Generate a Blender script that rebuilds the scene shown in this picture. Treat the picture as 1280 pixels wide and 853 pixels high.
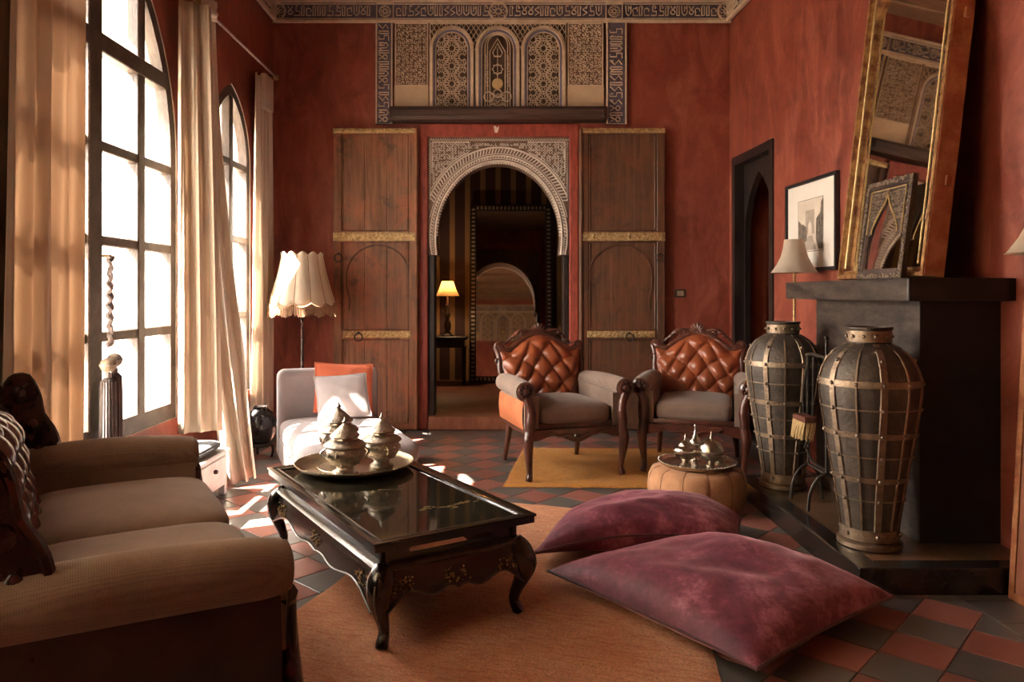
import bpy, bmesh, math, random
from mathutils import Vector, Matrix, noise
from mathutils.geometry import tessellate_polygon
R = math.radians; PI = math.pi; sin = math.sin; cos = math.cos
random.seed(7)
for o in list(bpy.data.objects): bpy.data.objects.remove(o)
S = bpy.context.scene; COL = S.collection

# ---------------------------------------------------------------- camera, sky, sun, exposure
F, CX, CY, H = 940.0, 627.0, 367.0, 1.25
cam = bpy.data.cameras.new('camera'); co = bpy.data.objects.new('camera', cam); COL.objects.link(co)
co.location = (0, 0, H); co.rotation_euler = (PI/2, 0, 0)
cam.sensor_width = 36; cam.lens = F/1280*36
cam.shift_x = (640-CX)/1280; cam.shift_y = (CY-426.5)/1280
cam.clip_start = .05; cam.clip_end = 200
S.camera = co

W = bpy.data.worlds.new('world'); S.world = W; W.use_nodes = True
bg = W.node_tree.nodes['Background']; bg.inputs[0].default_value = (1.0, .93, .84, 1); bg.inputs[1].default_value = 16.0

SUN = Vector((1.0, .47, -1.45)).normalized()
sl = bpy.data.lights.new('sun', 'SUN'); sl.energy = 75; sl.color = (1, .90, .76); sl.angle = R(.55)
so = bpy.data.objects.new('sun', sl); COL.objects.link(so)
so.rotation_euler = SUN.to_track_quat('-Z', 'Y').to_euler(); so.location = (-8, -2, 10)

S.view_settings.view_transform = 'Standard'; S.view_settings.look = 'None'
S.view_settings.gamma = 1; S.view_settings.use_curve_mapping = False
S.view_settings.exposure = 1.08
S.cycles.use_denoising = True
S.cycles.max_bounces = 10; S.cycles.diffuse_bounces = 6; S.cycles.glossy_bounces = 5
S.cycles.transparent_max_bounces = 12; S.cycles.sample_clamp_indirect = 8

def portal(y0, y1, z0, z1):
    l = bpy.data.lights.new('window_portal', 'AREA'); l.shape = 'RECTANGLE'; l.size = z1-z0; l.size_y = y1-y0
    l.cycles.is_portal = True
    o = bpy.data.objects.new('window_portal', l); COL.objects.link(o)
    o.location = (-2.60, (y0+y1)/2, (z0+z1)/2); o.rotation_euler = (0, -PI/2, 0)
portal(2.85, 4.9, .4, 3.5); portal(.4, 2.35, .4, 3.5); portal(5.35, 6.32, .4, 2.95)

def P(px, py, d):                       # a pixel at a known distance
    return Vector(((px-CX)/F*d, d, H-(py-CY)/F*d))
def FL(px, py, z=0.0):                  # a pixel on a horizontal plane at height z
    d = (H-z)*F/(py-CY); return Vector(((px-CX)/F*d, d, z))

# ---------------------------------------------------------------- mesh helpers
class MB:
    def __init__(s): s.v = []; s.f = []
    def add(s, vs, fs):
        n = len(s.v); s.v += [tuple(p) for p in vs]; s.f += [tuple(i+n for i in f) for f in fs]; return s
    def box(s, x0, x1, y0, y1, z0, z1):
        return s.add([(x0,y0,z0),(x1,y0,z0),(x1,y1,z0),(x0,y1,z0),(x0,y0,z1),(x1,y0,z1),(x1,y1,z1),(x0,y1,z1)],
                     [(0,3,2,1),(4,5,6,7),(0,1,5,4),(1,2,6,5),(2,3,7,6),(3,0,4,7)])
    def rbox(s, x0, x1, y0, y1, z0, z1, r=.01, seg=2):
        bm = bmesh.new(); bmesh.ops.create_cube(bm, size=1)
        for v in bm.verts:
            v.co = ((x0+x1)/2+v.co.x*(x1-x0), (y0+y1)/2+v.co.y*(y1-y0), (z0+z1)/2+v.co.z*(z1-z0))
        bmesh.ops.bevel(bm, geom=bm.edges[:], offset=r, segments=seg, profile=.5, affect='EDGES', clamp_overlap=True)
        return s.bm(bm)
    def bm(s, bm):
        bm.verts.index_update()
        s.add([v.co.copy() for v in bm.verts], [[v.index for v in f.verts] for f in bm.faces]); bm.free(); return s
    def loft(s, secs, cap=True, closed=True):
        n = len(secs[0]); vs = [p for c in secs for p in c]; fs = []
        for i in range(len(secs)-1):
            for j in range(n if closed else n-1):
                k = (j+1) % n; fs.append((i*n+j, i*n+k, (i+1)*n+k, (i+1)*n+j))
        if cap and closed: fs.append(tuple(range(n-1, -1, -1))); fs.append(tuple((len(secs)-1)*n+j for j in range(n)))
        return s.add(vs, fs)
    def sweep(s, pts, r, n=8, cap=True, flat=1.0, up=None):
        pts = [Vector(p) for p in pts]; m = len(pts)
        rr = r if isinstance(r, (list, tuple)) else [r]*m
        secs = []; prev = None
        for i, p in enumerate(pts):
            t = (pts[min(i+1, m-1)]-pts[max(i-1, 0)])
            if t.length < 1e-9: t = Vector((0,0,1))
            t.normalize()
            if prev is None:
                a = Vector(up) if up else (Vector((0,0,1)) if abs(t.z) < .9 else Vector((0,1,0)))
            else: a = prev
            a = a-t*a.dot(t)
            if a.length < 1e-6: a = Vector((1,0,0))-t*t.x
            a.normalize(); prev = a; b = t.cross(a)
            secs.append([p+a*(cos(2*PI*k/n)*rr[i])+b*(sin(2*PI*k/n)*rr[i]*flat) for k in range(n)])
        return s.loft(secs, cap)
    def lathe(s, prof, n=24, c=(0,0,0), sx=1.0, sy=1.0):
        secs = [[(c[0]+r*cos(2*PI*k/n)*sx, c[1]+r*sin(2*PI*k/n)*sy, c[2]+z) for k in range(n)] for r, z in prof]
        return s.loft(secs, True)
    def lathey(s, prof, n=16, c=(0,0,0)):   # axis along -y
        secs = [[(c[0]+r*cos(2*PI*k/n), c[1]-z, c[2]+r*sin(2*PI*k/n)) for k in range(n)] for r, z in prof]
        return s.loft(secs, True)
    def grid(s, fn, nu, nv, wrapu=False):
        vs = [fn(i/nu, j/nv) for j in range(nv+1) for i in range(nu if wrapu else nu+1)]
        w = nu if wrapu else nu+1; fs = []
        for j in range(nv):
            for i in range(nu):
                k = (i+1) % w; fs.append((j*w+i, j*w+k, (j+1)*w+k, (j+1)*w+i))
        return s.add(vs, fs)
    def slab(s, loops, t, mp):              # polygon with holes, given thickness; mp(a,b,c) -> xyz
        flat = [p for l in loops for p in l]; n = len(flat)
        tris = tessellate_polygon([[Vector((p[0], p[1], 0)) for p in l] for l in loops])
        vs = [mp(a, b, 0) for a, b in flat]+[mp(a, b, t) for a, b in flat]
        fs = [tuple(q) for q in tris]+[tuple(i+n for i in reversed(q)) for q in tris]
        k = 0
        for l in loops:
            m = len(l)
            for i in range(m):
                j = (i+1) % m; fs.append((k+i, k+j, k+j+n, k+i+n))
            k += m
        return s.add(vs, fs)
    def ball(s, c, r, n=10, sq=(1,1,1)):
        m = max(4, n//2)
        return s.loft([[(c[0]+sq[0]*r*max(sin(PI*j/m), 1e-3)*cos(2*PI*k/n), c[1]+sq[1]*r*max(sin(PI*j/m), 1e-3)*sin(2*PI*k/n), c[2]-sq[2]*r*cos(PI*j/m)) for k in range(n)] for j in range(m+1)])
    def ribbon(s, pts, w, h, y=0.0, closed=False):    # raised strip on the plane y, proud towards -y; pts are (x, z)
        m = len(pts); secs = []
        for i, (x, z) in enumerate(pts):
            if closed: a = pts[(i-1) % m]; b = pts[(i+1) % m]
            else: a = pts[max(i-1, 0)]; b = pts[min(i+1, m-1)]
            dx, dz = b[0]-a[0], b[1]-a[1]; L = math.hypot(dx, dz) or 1; nx, nz = -dz/L*w/2, dx/L*w/2
            secs.append([(x+nx, y, z+nz), (x+nx*.6, y-h, z+nz*.6), (x-nx*.6, y-h, z-nz*.6), (x-nx, y, z-nz)])
        if closed: secs.append(secs[0])
        return s.loft(secs, False, False)
    def xf(s, M):
        s.v = [tuple(M @ Vector(p)) for p in s.v]; return s
    def obj(s, name, m, parent=None, smooth=35, label=None):
        me = bpy.data.meshes.new(name); me.from_pydata(s.v, [], s.f)
        bm = bmesh.new(); bm.from_mesh(me); bmesh.ops.recalc_face_normals(bm, faces=bm.faces); bm.to_mesh(me); bm.free()
        if smooth:
            me.shade_smooth()
            if smooth < 180: me.set_sharp_from_angle(angle=R(smooth))
        me.materials.append(MAT[m] if isinstance(m, str) else m)
        return link(name, me, parent, label)
def link(name, me, parent=None, label=None):
    o = bpy.data.objects.new(name, me); COL.objects.link(o)
    if parent: o.parent = parent
    if label: o['label'] = label
    return o
def tag(o, label=None, cat=None, group=None, kind=None):
    for k, v in (('label', label), ('category', cat), ('group', group), ('kind', kind)):
        if v: o[k] = v
    return o
def thing(name, label, cat, loc=(0,0,0), rz=0.0, group=None):
    o = bpy.data.objects.new(name, None); COL.objects.link(o); o.empty_display_size = .1
    o.location = loc; o.rotation_euler = (0, 0, rz); return tag(o, label, cat, group)
def struct(name, label, loc=(0,0,0), rz=0.0):
    o = bpy.data.objects.new(name, None); COL.objects.link(o); o.empty_display_size = .1
    o.location = loc; o.rotation_euler = (0, 0, rz); return tag(o, label, None, None, 'structure')
def kids(o): return [c for c in bpy.data.objects if c.parent == o]
def dup(o, parent=None):
    c = o.copy(); COL.objects.link(c); c.parent = parent
    for k in kids(o): dup(k, c)
    return c
def arc(cx, cz, r, a0, a1, n): return [(cx+r*cos(a0+(a1-a0)*i/n), cz+r*sin(a0+(a1-a0)*i/n)) for i in range(n+1)]
def lerp(a, b, t): return a+(b-a)*t
def sm(pts, n=6):                       # Catmull-Rom through points of any dimension
    pts = [Vector(p) for p in pts]; out = []
    for i in range(len(pts)-1):
        p0 = pts[max(i-1, 0)]; p1 = pts[i]; p2 = pts[i+1]; p3 = pts[min(i+2, len(pts)-1)]
        for k in range(n):
            t = k/n; out.append(.5*((2*p1)+(p2-p0)*t+(2*p0-5*p1+4*p2-p3)*t*t+(3*p1-p0-3*p2+p3)*t**3))
    return out+[pts[-1]]
def interp(tab, t):
    if t <= tab[0][0]: return tab[0][1]
    for (a, b), (c, d) in zip(tab, tab[1:]):
        if t <= c: return b+(d-b)*(t-a)/(c-a)
    return tab[-1][1]

# ---------------------------------------------------------------- materials
MAT = {}
def nt(name):
    m = bpy.data.materials.new(name); m.use_nodes = True; MAT[name] = m
    return m, m.node_tree.nodes, m.node_tree.links, m.node_tree.nodes['Principled BSDF']
def coords(N, L, scale=(1,1,1), world=False, rot=(0,0,0)):
    if world: t = N.new('ShaderNodeNewGeometry').outputs['Position']
    else: t = N.new('ShaderNodeTexCoord').outputs['Object']
    mp = N.new('ShaderNodeMapping'); mp.inputs['Scale'].default_value = scale; mp.inputs['Rotation'].default_value = rot; L.new(t, mp.inputs[0]); return mp.outputs[0]
def noise_(N, L, vec, scale, detail=6, rough=.6, dist=0):
    n = N.new('ShaderNodeTexNoise'); n.inputs['Scale'].default_value = scale; n.inputs['Detail'].default_value = detail
    n.inputs['Roughness'].default_value = rough; n.inputs['Distortion'].default_value = dist; L.new(vec, n.inputs['Vector']); return n.outputs['Fac']
def ramp(N, L, fac, stops):
    r = N.new('ShaderNodeValToRGB'); e = r.color_ramp.elements
    while len(e) < len(stops): e.new(.5)
    for i, (p, c) in enumerate(stops): e[i].position = p; e[i].color = (*c, 1) if len(c) == 3 else c
    L.new(fac, r.inputs[0]); return r.outputs[0]
def mixc(N, L, fac, a, b, mode='MIX'):
    m = N.new('ShaderNodeMix'); m.data_type = 'RGBA'; m.blend_type = mode
    for s, v in ((0, fac), (6, a), (7, b)):
        if isinstance(v, bpy.types.NodeSocket): L.new(v, m.inputs[s])
        elif isinstance(v, (int, float)): m.inputs[s].default_value = v
        else: m.inputs[s].default_value = (*v, 1)
    return m.outputs[2]
def mth(N, L, op, a, b=0.0):
    m = N.new('ShaderNodeMath'); m.operation = op
    for s, v in ((0, a), (1, b)):
        if isinstance(v, bpy.types.NodeSocket): L.new(v, m.inputs[s])
        else: m.inputs[s].default_value = v
    return m.outputs[0]
def bump(N, L, b, h, strength=.3, dist=.01):
    n = N.new('ShaderNodeBump'); n.inputs['Strength'].default_value = strength; n.inputs['Distance'].default_value = dist
    L.new(h, n.inputs['Height']); L.new(n.outputs[0], b.inputs['Normal'])
def mat(name, c1, c2=None, scale=6, rough=.6, metal=0, bmp=.2, bscale=None, lo=.35, hi=.65, stretch=(1,1,1), world=False, sheen=0, coat=0, spec=None, rvar=0, dist=0, bd=.01):
    m, N, L, b = nt(name); v = coords(N, L, stretch, world)
    n = noise_(N, L, v, scale, 7, .62, dist)
    L.new(ramp(N, L, n, [(lo, c1), (hi, c2 or c1)]), b.inputs['Base Color'])
    b.inputs['Roughness'].default_value = rough; b.inputs['Metallic'].default_value = metal
    if rvar: L.new(mth(N, L, 'ADD', mth(N, L, 'MULTIPLY', n, rvar), rough-rvar/2), b.inputs['Roughness'])
    if sheen: b.inputs['Sheen Weight'].default_value = sheen; b.inputs['Sheen Roughness'].default_value = .4
    if coat: b.inputs['Coat Weight'].default_value = coat; b.inputs['Coat Roughness'].default_value = .12
    if spec is not None: b.inputs['Specular IOR Level'].default_value = spec
    if bmp: bump(N, L, b, noise_(N, L, v, bscale or scale*4, 4, .6), bmp, bd)
    return m
# red tadelakt plaster
def plaster(name, a, b_, c, pale):
    m, N, L, b = nt(name); v = coords(N, L, (1,1,1), True)
    n1 = noise_(N, L, v, 1.1, 8, .65, .6); n2 = noise_(N, L, coords(N, L, (2.2,2.2,.8), True), 2.3, 8, .7, 1.0)
    base = ramp(N, L, n1, [(.3, a), (.5, b_), (.72, c)])
    col = mixc(N, L, ramp(N, L, n2, [(.46, (0,0,0)), (.74, (.85,.85,.85))]), base, pale)
    dark = noise_(N, L, v, 3.1, 6, .7, .4)
    col = mixc(N, L, ramp(N, L, dark, [(.54, (0,0,0)), (.75, (.55,.55,.55))]), col, tuple(x*.45 for x in a))
    L.new(col, b.inputs['Base Color'])
    L.new(ramp(N, L, n2, [(.3, (.42,)*3), (.7, (.62,)*3)]), b.inputs['Roughness'])
    bump(N, L, b, mth(N, L, 'ADD', n2, mth(N, L, 'MULTIPLY', noise_(N, L, v, 30, 4, .6), .15)), .22, .02)
plaster('red_plaster', (.125,.022,.012), (.22,.043,.023), (.30,.068,.037), (.42,.125,.075))
mat('white_plaster', (.62,.56,.48), (.72,.67,.60), 3, .8, bmp=.15, world=True)
mat('stucco', (.54,.40,.28), (.70,.55,.41), 14, .82, bmp=.35, bscale=90, world=True)
mat('stucco_pale', (.62,.52,.43), (.80,.71,.61), 14, .82, bmp=.35, bscale=90, world=True)
mat('stucco_plain', (.50,.355,.225), (.60,.44,.29), 5, .8, bmp=.2, world=True)
mat('stucco_ground', (.14,.085,.058), (.23,.145,.10), 20, .9, bmp=.3, world=True)
mat('stucco_ground_blue', (.085,.070,.105), (.16,.125,.165), 25, .9, bmp=.3, world=True)
mat('stucco_ground_dark', (.055,.030,.020), (.10,.058,.036), 25, .9, bmp=.3, world=True)
mat('stucco_blue', (.14,.13,.24), (.25,.21,.30), 30, .85, bmp=.3, world=True)
mat('stucco_ochre', (.45,.30,.12), (.55,.40,.20), 30, .85, bmp=.3, world=True)
mat('beam_wood', (.030,.014,.010), (.075,.035,.024), 6, .55, bmp=.4, stretch=(.6,6,6), world=True)
mat('red_frame', (.20,.028,.016), (.34,.062,.034), 9, .5, bmp=.3, stretch=(3,3,1), world=True)
mat('ceiling_wood', (.16,.09,.055), (.26,.15,.09), 5, .6, bmp=.3, stretch=(1,8,8), world=True)
# weathered door wood
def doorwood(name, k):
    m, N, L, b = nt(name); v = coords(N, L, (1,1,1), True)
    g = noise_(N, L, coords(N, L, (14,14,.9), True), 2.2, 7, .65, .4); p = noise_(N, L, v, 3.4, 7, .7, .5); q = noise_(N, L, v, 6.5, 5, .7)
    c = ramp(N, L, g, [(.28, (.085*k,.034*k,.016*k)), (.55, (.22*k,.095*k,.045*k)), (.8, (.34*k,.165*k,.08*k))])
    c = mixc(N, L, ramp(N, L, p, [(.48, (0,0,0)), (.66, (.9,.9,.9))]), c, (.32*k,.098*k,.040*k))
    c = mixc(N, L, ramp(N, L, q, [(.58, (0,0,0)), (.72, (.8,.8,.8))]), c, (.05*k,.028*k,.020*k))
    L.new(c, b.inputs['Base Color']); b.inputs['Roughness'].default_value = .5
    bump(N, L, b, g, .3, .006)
doorwood('door_wood', 1.0); doorwood('door_wood_dimmed', .52)  # second is the same wood dimmed: weaker light put into its colour
mat('brass_worn', (.30,.19,.08), (.62,.44,.22), 45, .42, .75, .6, 80, world=True)
mat('iron', (.030,.024,.020), (.07,.055,.045), 20, .45, .6, .3)
mat('black_wood', (.012,.008,.007), (.035,.022,.018), 10, .35, bmp=.2, stretch=(1,1,.3))
mat('window_wood', (.045,.030,.023), (.095,.066,.050), 9, .5, bmp=.3, stretch=(4,1,1))
mat('carved_wood', (.040,.012,.008), (.115,.036,.022), 9, .28, bmp=.25, bscale=30, coat=.35)
mat('carved_wood_dark', (.020,.007,.006), (.055,.018,.013), 9, .25, bmp=.2, bscale=30, coat=.4)
mat('lacquer', (.010,.008,.006), (.030,.022,.015), 7, .20, bmp=.12, bscale=18, coat=.5)
mat('lacquer_gold', (.16,.095,.03), (.36,.23,.08), 30, .35, .55, .3)
mat('lacquer_worn', (.05,.035,.024), (.13,.095,.065), 24, .3, bmp=.3, coat=.3)
mat('cognac_leather', (.21,.050,.018), (.34,.088,.034), 5, .33, bmp=.12, bscale=120, coat=.15, bd=.003)
mat('orange_leather', (.40,.115,.045), (.54,.18,.08), 8, .38, bmp=.12, bscale=120, bd=.003)
mat('oxblood_leather', (.080,.024,.018), (.150,.050,.036), 4, .27, bmp=.10, bscale=110, coat=.25, bd=.003)
mat('dark_leather', (.030,.011,.009), (.058,.022,.017), 6, .35, bmp=.12, bscale=110, bd=.003)
mat('tan_suede', (.36,.165,.075), (.52,.27,.135), 7, .85, bmp=.3, bscale=50, sheen=.2)
def fabric(name, c1, c2, s=420, rib=.5, sheen=.15):
    m, N, L, b = nt(name); v = coords(N, L)
    n = noise_(N, L, v, 5, 6, .6)
    w1 = N.new('ShaderNodeTexWave'); w1.inputs['Scale'].default_value = s/7; w1.inputs['Distortion'].default_value = 1.5; w1.inputs['Detail'].default_value = 1; w1.bands_direction = 'X'; L.new(v, w1.inputs['Vector'])
    w2 = N.new('ShaderNodeTexWave'); w2.inputs['Scale'].default_value = s/7; w2.inputs['Distortion'].default_value = 1.5; w2.bands_direction = 'Y'; L.new(v, w2.inputs['Vector'])
    w3 = noise_(N, L, v, s*.6, 2)
    hgt = mth(N, L, 'ADD', mth(N, L, 'ADD', mth(N, L, 'MULTIPLY', w1.outputs[1], .4), mth(N, L, 'MULTIPLY', w2.outputs[1], .4)), w3)
    c = ramp(N, L, n, [(.3, c1), (.7, c2)])
    c = mixc(N, L, ramp(N, L, hgt, [(.45, (rib,)*3), (1.15, (0,0,0))]), c, tuple(x*.45 for x in c1))
    L.new(c, b.inputs['Base Color']); b.inputs['Roughness'].default_value = .95; b.inputs['Specular IOR Level'].default_value = .15
    b.inputs['Sheen Weight'].default_value = sheen
    bump(N, L, b, hgt, .25, .002)
fabric('taupe_rib', (.20,.128,.088), (.275,.185,.132))
fabric('taupe_chair', (.20,.136,.104), (.27,.188,.146))
fabric('grey_linen', (.27,.225,.225), (.33,.28,.275), rib=.25)
fabric('grey_pillow', (.33,.285,.28), (.40,.35,.34), rib=.35)
fabric('coral_linen', (.58,.13,.065), (.68,.18,.09), rib=.25)
fabric('dark_pad', (.045,.045,.05), (.08,.08,.085), rib=.2)
# velvet, sheen highlights painted in as its palest tone
m, N, L, b = nt('plum_velvet'); v = coords(N, L)
n1 = noise_(N, L, v, 3.4, 8, .74, .25); n2 = noise_(N, L, v, 22, 6, .8, .2)
f = mth(N, L, 'ADD', mth(N, L, 'MULTIPLY', n1, .72), mth(N, L, 'MULTIPLY', n2, .28))
L.new(ramp(N, L, f, [(.40, (.080,.012,.026)), (.51, (.18,.034,.062)), (.61, (.42,.15,.20))]), b.inputs['Base Color'])
b.inputs['Roughness'].default_value = .62; b.inputs['Sheen Weight'].default_value = .75; b.inputs['Sheen Roughness'].default_value = .35
b.inputs['Sheen Tint'].default_value = (.75,.42,.47,1); bump(N, L, b, f, .25, .012)
mat('plum_piping', (.075,.016,.022), (.12,.03,.038), 20, .5, sheen=.5)
# curtains
def cloth(name, c, tr=.35):
    m, N, L, b = nt(name); v = coords(N, L, (1,1,.25))
    n = noise_(N, L, v, 9, 5, .6); cc = ramp(N, L, n, [(.3, tuple(x*.93 for x in c)), (.7, c)])
    d = N.new('ShaderNodeBsdfDiffuse'); t = N.new('ShaderNodeBsdfTranslucent'); mx = N.new('ShaderNodeMixShader')
    L.new(cc, d.inputs[0]); L.new(cc, t.inputs[0]); mx.inputs[0].default_value = tr
    L.new(d.outputs[0], mx.inputs[1]); L.new(t.outputs[0], mx.inputs[2]); L.new(mx.outputs[0], N['Material Output'].inputs[0])
    bp = N.new('ShaderNodeBump'); bp.inputs['Strength'].default_value = .15; bp.inputs['Distance'].default_value = .004
    L.new(noise_(N, L, coords(N, L), 160, 3), bp.inputs['Height']); L.new(bp.outputs[0], d.inputs['Normal'])
cloth('cream_curtain', (.74,.65,.55), .30); cloth('sand_curtain', (.58,.455,.335), .20); cloth('tan_curtain', (.58,.455,.345), .20); cloth('lining', (.20,.14,.10), .1); cloth('sheer_curtain', (.88,.82,.73), .56)
def shade(name, c, em, cem=(1,.72,.42)):
    m, N, L, b = nt(name); v = coords(N, L)
    d = N.new('ShaderNodeBsdfDiffuse'); t = N.new('ShaderNodeBsdfTranslucent'); mx = N.new('ShaderNodeMixShader'); mx.inputs[0].default_value = .45
    cc = ramp(N, L, noise_(N, L, v, 8, 4), [(.3, tuple(x*.88 for x in c)), (.7, c)])
    L.new(cc, d.inputs[0]); L.new(cc, t.inputs[0]); L.new(d.outputs[0], mx.inputs[1]); L.new(t.outputs[0], mx.inputs[2])
    L.new(mx.outputs[0], N['Material Output'].inputs[0])
shade('shade_cream', (.72,.62,.50), 0); shade('shade_warm', (.80,.62,.40), 0)
mat('fringe', (.24,.13,.075), (.36,.21,.12), 40, .9)
mat('hammered_silver', (.30,.25,.20), (.55,.48,.39), 30, .34, .85, .7, 60)
mat('polished_silver', (.50,.44,.36), (.70,.63,.53), 10, .20, 1.0, .3, 70)
mat('tray_brass', (.34,.27,.18), (.52,.43,.30), 12, .28, .95, .35, 55)
mat('tray_silver', (.42,.37,.30), (.60,.54,.45), 12, .22, 1.0, .3, 55)
mat('vase_body', (.052,.040,.031), (.115,.090,.070), 8, .5, .35, .5, 60)
mat('vase_band', (.22,.155,.105), (.38,.285,.20), 18, .42, .85, .5, 70)
mat('vase_stud', (.22,.17,.13), (.34,.27,.20), 20, .32, .85, .2)
mat('black_pot', (.012,.011,.011), (.035,.03,.03), 9, .16, bmp=.1, coat=.5)
mat('mantel_stone', (.020,.013,.010), (.090,.064,.049), 5.5, .45, bmp=.4, bscale=22, stretch=(1,1,3.5), world=True, lo=.38, hi=.7)
mat('black_paint', (.009,.006,.005), (.016,.011,.009), 5, .5, bmp=.2, world=True)
mat('hearth_slab', (.075,.042,.022), (.17,.10,.055), 5, .28, bmp=.2, world=True)
mat('hearth_kerb', (.012,.009,.008), (.035,.026,.021), 6, .25, bmp=.15, world=True)
mat('soot', (.006,.005,.005), (.012,.010,.009), 8, .9)
mat('gilt', (.20,.075,.03), (.52,.30,.115), 16, .38, .55, .5, 45, lo=.38, hi=.62)
mat('gilt_side', (.33,.105,.045), (.46,.20,.085), 12, .45, .3, .5, 45, lo=.40, hi=.62)
mat('bone_inlay', (.30,.22,.15), (.46,.36,.26), 30, .5, 0, .3)
mat('gilt_pale', (.42,.28,.11), (.62,.46,.22), 30, .4, .5, .3)
mat('carved_dark', (.035,.018,.012), (.085,.045,.03), 40, .4, 0, .4)
mat('carved_light', (.22,.16,.11), (.36,.28,.20), 40, .45, .2, .4)
mat('frame_black', (.012,.010,.010), (.025,.02,.02), 12, .35, bmp=.1)
mat('paper', (.70,.64,.56), (.76,.70,.62), 4, .8, bmp=.05)
mat('print_paper', (.55,.46,.37), (.68,.59,.49), 6, .8, bmp=.05)
mat('ink', (.10,.075,.055), (.22,.17,.13), 30, .8, bmp=0)
mat('ink_light', (.34,.27,.21), (.44,.36,.29), 30, .8, bmp=0)
mat('white_paint', (.50,.47,.45), (.64,.61,.58), 10, .5, bmp=.2)
mat('rope', (.30,.24,.22), (.48,.40,.38), 60, .8, bmp=.5, bscale=160)
mat('tassel_dark', (.045,.030,.026), (.12,.085,.075), 60, .7, bmp=.6, bscale=90, stretch=(6,6,.3), sheen=.3)
mat('tassel_ball', (.24,.17,.11), (.36,.27,.18), 30, .6, bmp=.5)
mat('straw', (.45,.31,.14), (.60,.43,.20), 40, .8, bmp=.5)
mat('broom_wood', (.10,.03,.018), (.16,.05,.03), 20, .5)
mat('plastic_brown', (.05,.03,.02), (.07,.045,.03), 20, .4)
mat('panel_wood', (.22,.07,.035), (.34,.125,.065), 7, .5, bmp=.3, stretch=(2,2,.6))
mat('grout', (.26,.19,.15), (.36,.28,.23), 9, .9, bmp=.3, world=True)
mat('ground_out', (.16,.13,.10), (.22,.18,.14), 2, .9, world=True)
m, N, L, b = nt('mirror'); b.inputs['Base Color'].default_value = (.78,.72,.64,1); b.inputs['Metallic'].default_value = 1; b.inputs['Roughness'].default_value = .03
m, N, L, b = nt('mirror_dim'); b.inputs['Base Color'].default_value = (.70,.64,.58,1); b.inputs['Metallic'].default_value = 1; b.inputs['Roughness'].default_value = .03
def glass(name, tint, fr):
    m, N, L, b = nt(name)
    t = N.new('ShaderNodeBsdfTransparent'); t.inputs[0].default_value = (*tint, 1); g = N.new('ShaderNodeBsdfGlossy'); g.inputs['Roughness'].default_value = .02
    lw = N.new('ShaderNodeLayerWeight'); lw.inputs[0].default_value = .5; mx = N.new('ShaderNodeMixShader')
    fz = mth(N, L, 'ADD', mth(N, L, 'MULTIPLY', mth(N, L, 'POWER', lw.outputs['Facing'], 5.0), .5), fr)
    L.new(fz, mx.inputs[0]); L.new(t.outputs[0], mx.inputs[1]); L.new(g.outputs[0], mx.inputs[2]); L.new(mx.outputs[0], N['Material Output'].inputs[0])
glass('window_glass', (.985,.985,.98), .03)
m, N, L, b = nt('table_glass'); v = coords(N, L)
L.new(ramp(N, L, noise_(N, L, v, 5, 6, .6), [(.35, (.010,.009,.006)), (.7, (.040,.034,.022))]), b.inputs['Base Color']); b.inputs['Roughness'].default_value = .06
b.inputs['IOR'].default_value = 1.6
# floor tiles, one tone per tile
def tile(name, a, c, d):
    m, N, L, b = nt(name); oi = N.new('ShaderNodeObjectInfo'); g = N.new('ShaderNodeNewGeometry')
    r = mth(N, L, 'FRACT', mth(N, L, 'ADD', oi.outputs['Random'], g.outputs['Random Per Island']))
    v = coords(N, L, (1,1,1), True); n = noise_(N, L, v, 7, 5, .55, 0)
    col = mixc(N, L, r, a, c); col = mixc(N, L, ramp(N, L, n, [(.30, (0,0,0)), (.85, (.55,.55,.55))]), col, d)
    L.new(col, b.inputs['Base Color']); b.inputs['Roughness'].default_value = .33
tile('tile_red', (.22,.068,.050), (.33,.115,.085), (.36,.18,.145))
tile('tile_dark', (.065,.060,.055), (.115,.105,.095), (.17,.15,.135))
# rugs
def rugm(name, a, b_, c, dark, s):
    m, N, L, b = nt(name); v = coords(N, L)
    st = noise_(N, L, coords(N, L, (5, 26, 1)), s, 4, .65, .2); bl = noise_(N, L, v, 2.2, 6, .65, .5); fi = noise_(N, L, v, 95, 4, .75)
    col = ramp(N, L, bl, [(.3, a), (.5, b_), (.7, c)])
    col = mixc(N, L, ramp(N, L, st, [(.47, (0,0,0)), (.66, (.75,.75,.75))]), col, dark)
    col = mixc(N, L, ramp(N, L, fi, [(.34, (.65,.65,.65)), (.60, (0,0,0))]), col, tuple(x*.45 for x in a))
    L.new(col, b.inputs['Base Color']); b.inputs['Roughness'].default_value = 1; b.inputs['Specular IOR Level'].default_value = .05
    b.inputs['Sheen Weight'].default_value = .2
    bump(N, L, b, mth(N, L, 'ADD', fi, mth(N, L, 'MULTIPLY', st, .8)), .9, .016)
rugm('rug_orange', (.66,.25,.105), (.80,.38,.19), (.84,.48,.29), (.58,.135,.045), 2.4)
rugm('rug_gold', (.66,.24,.018), (.78,.33,.03), (.70,.27,.02), (.40,.12,.012), 3.0)
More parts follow.
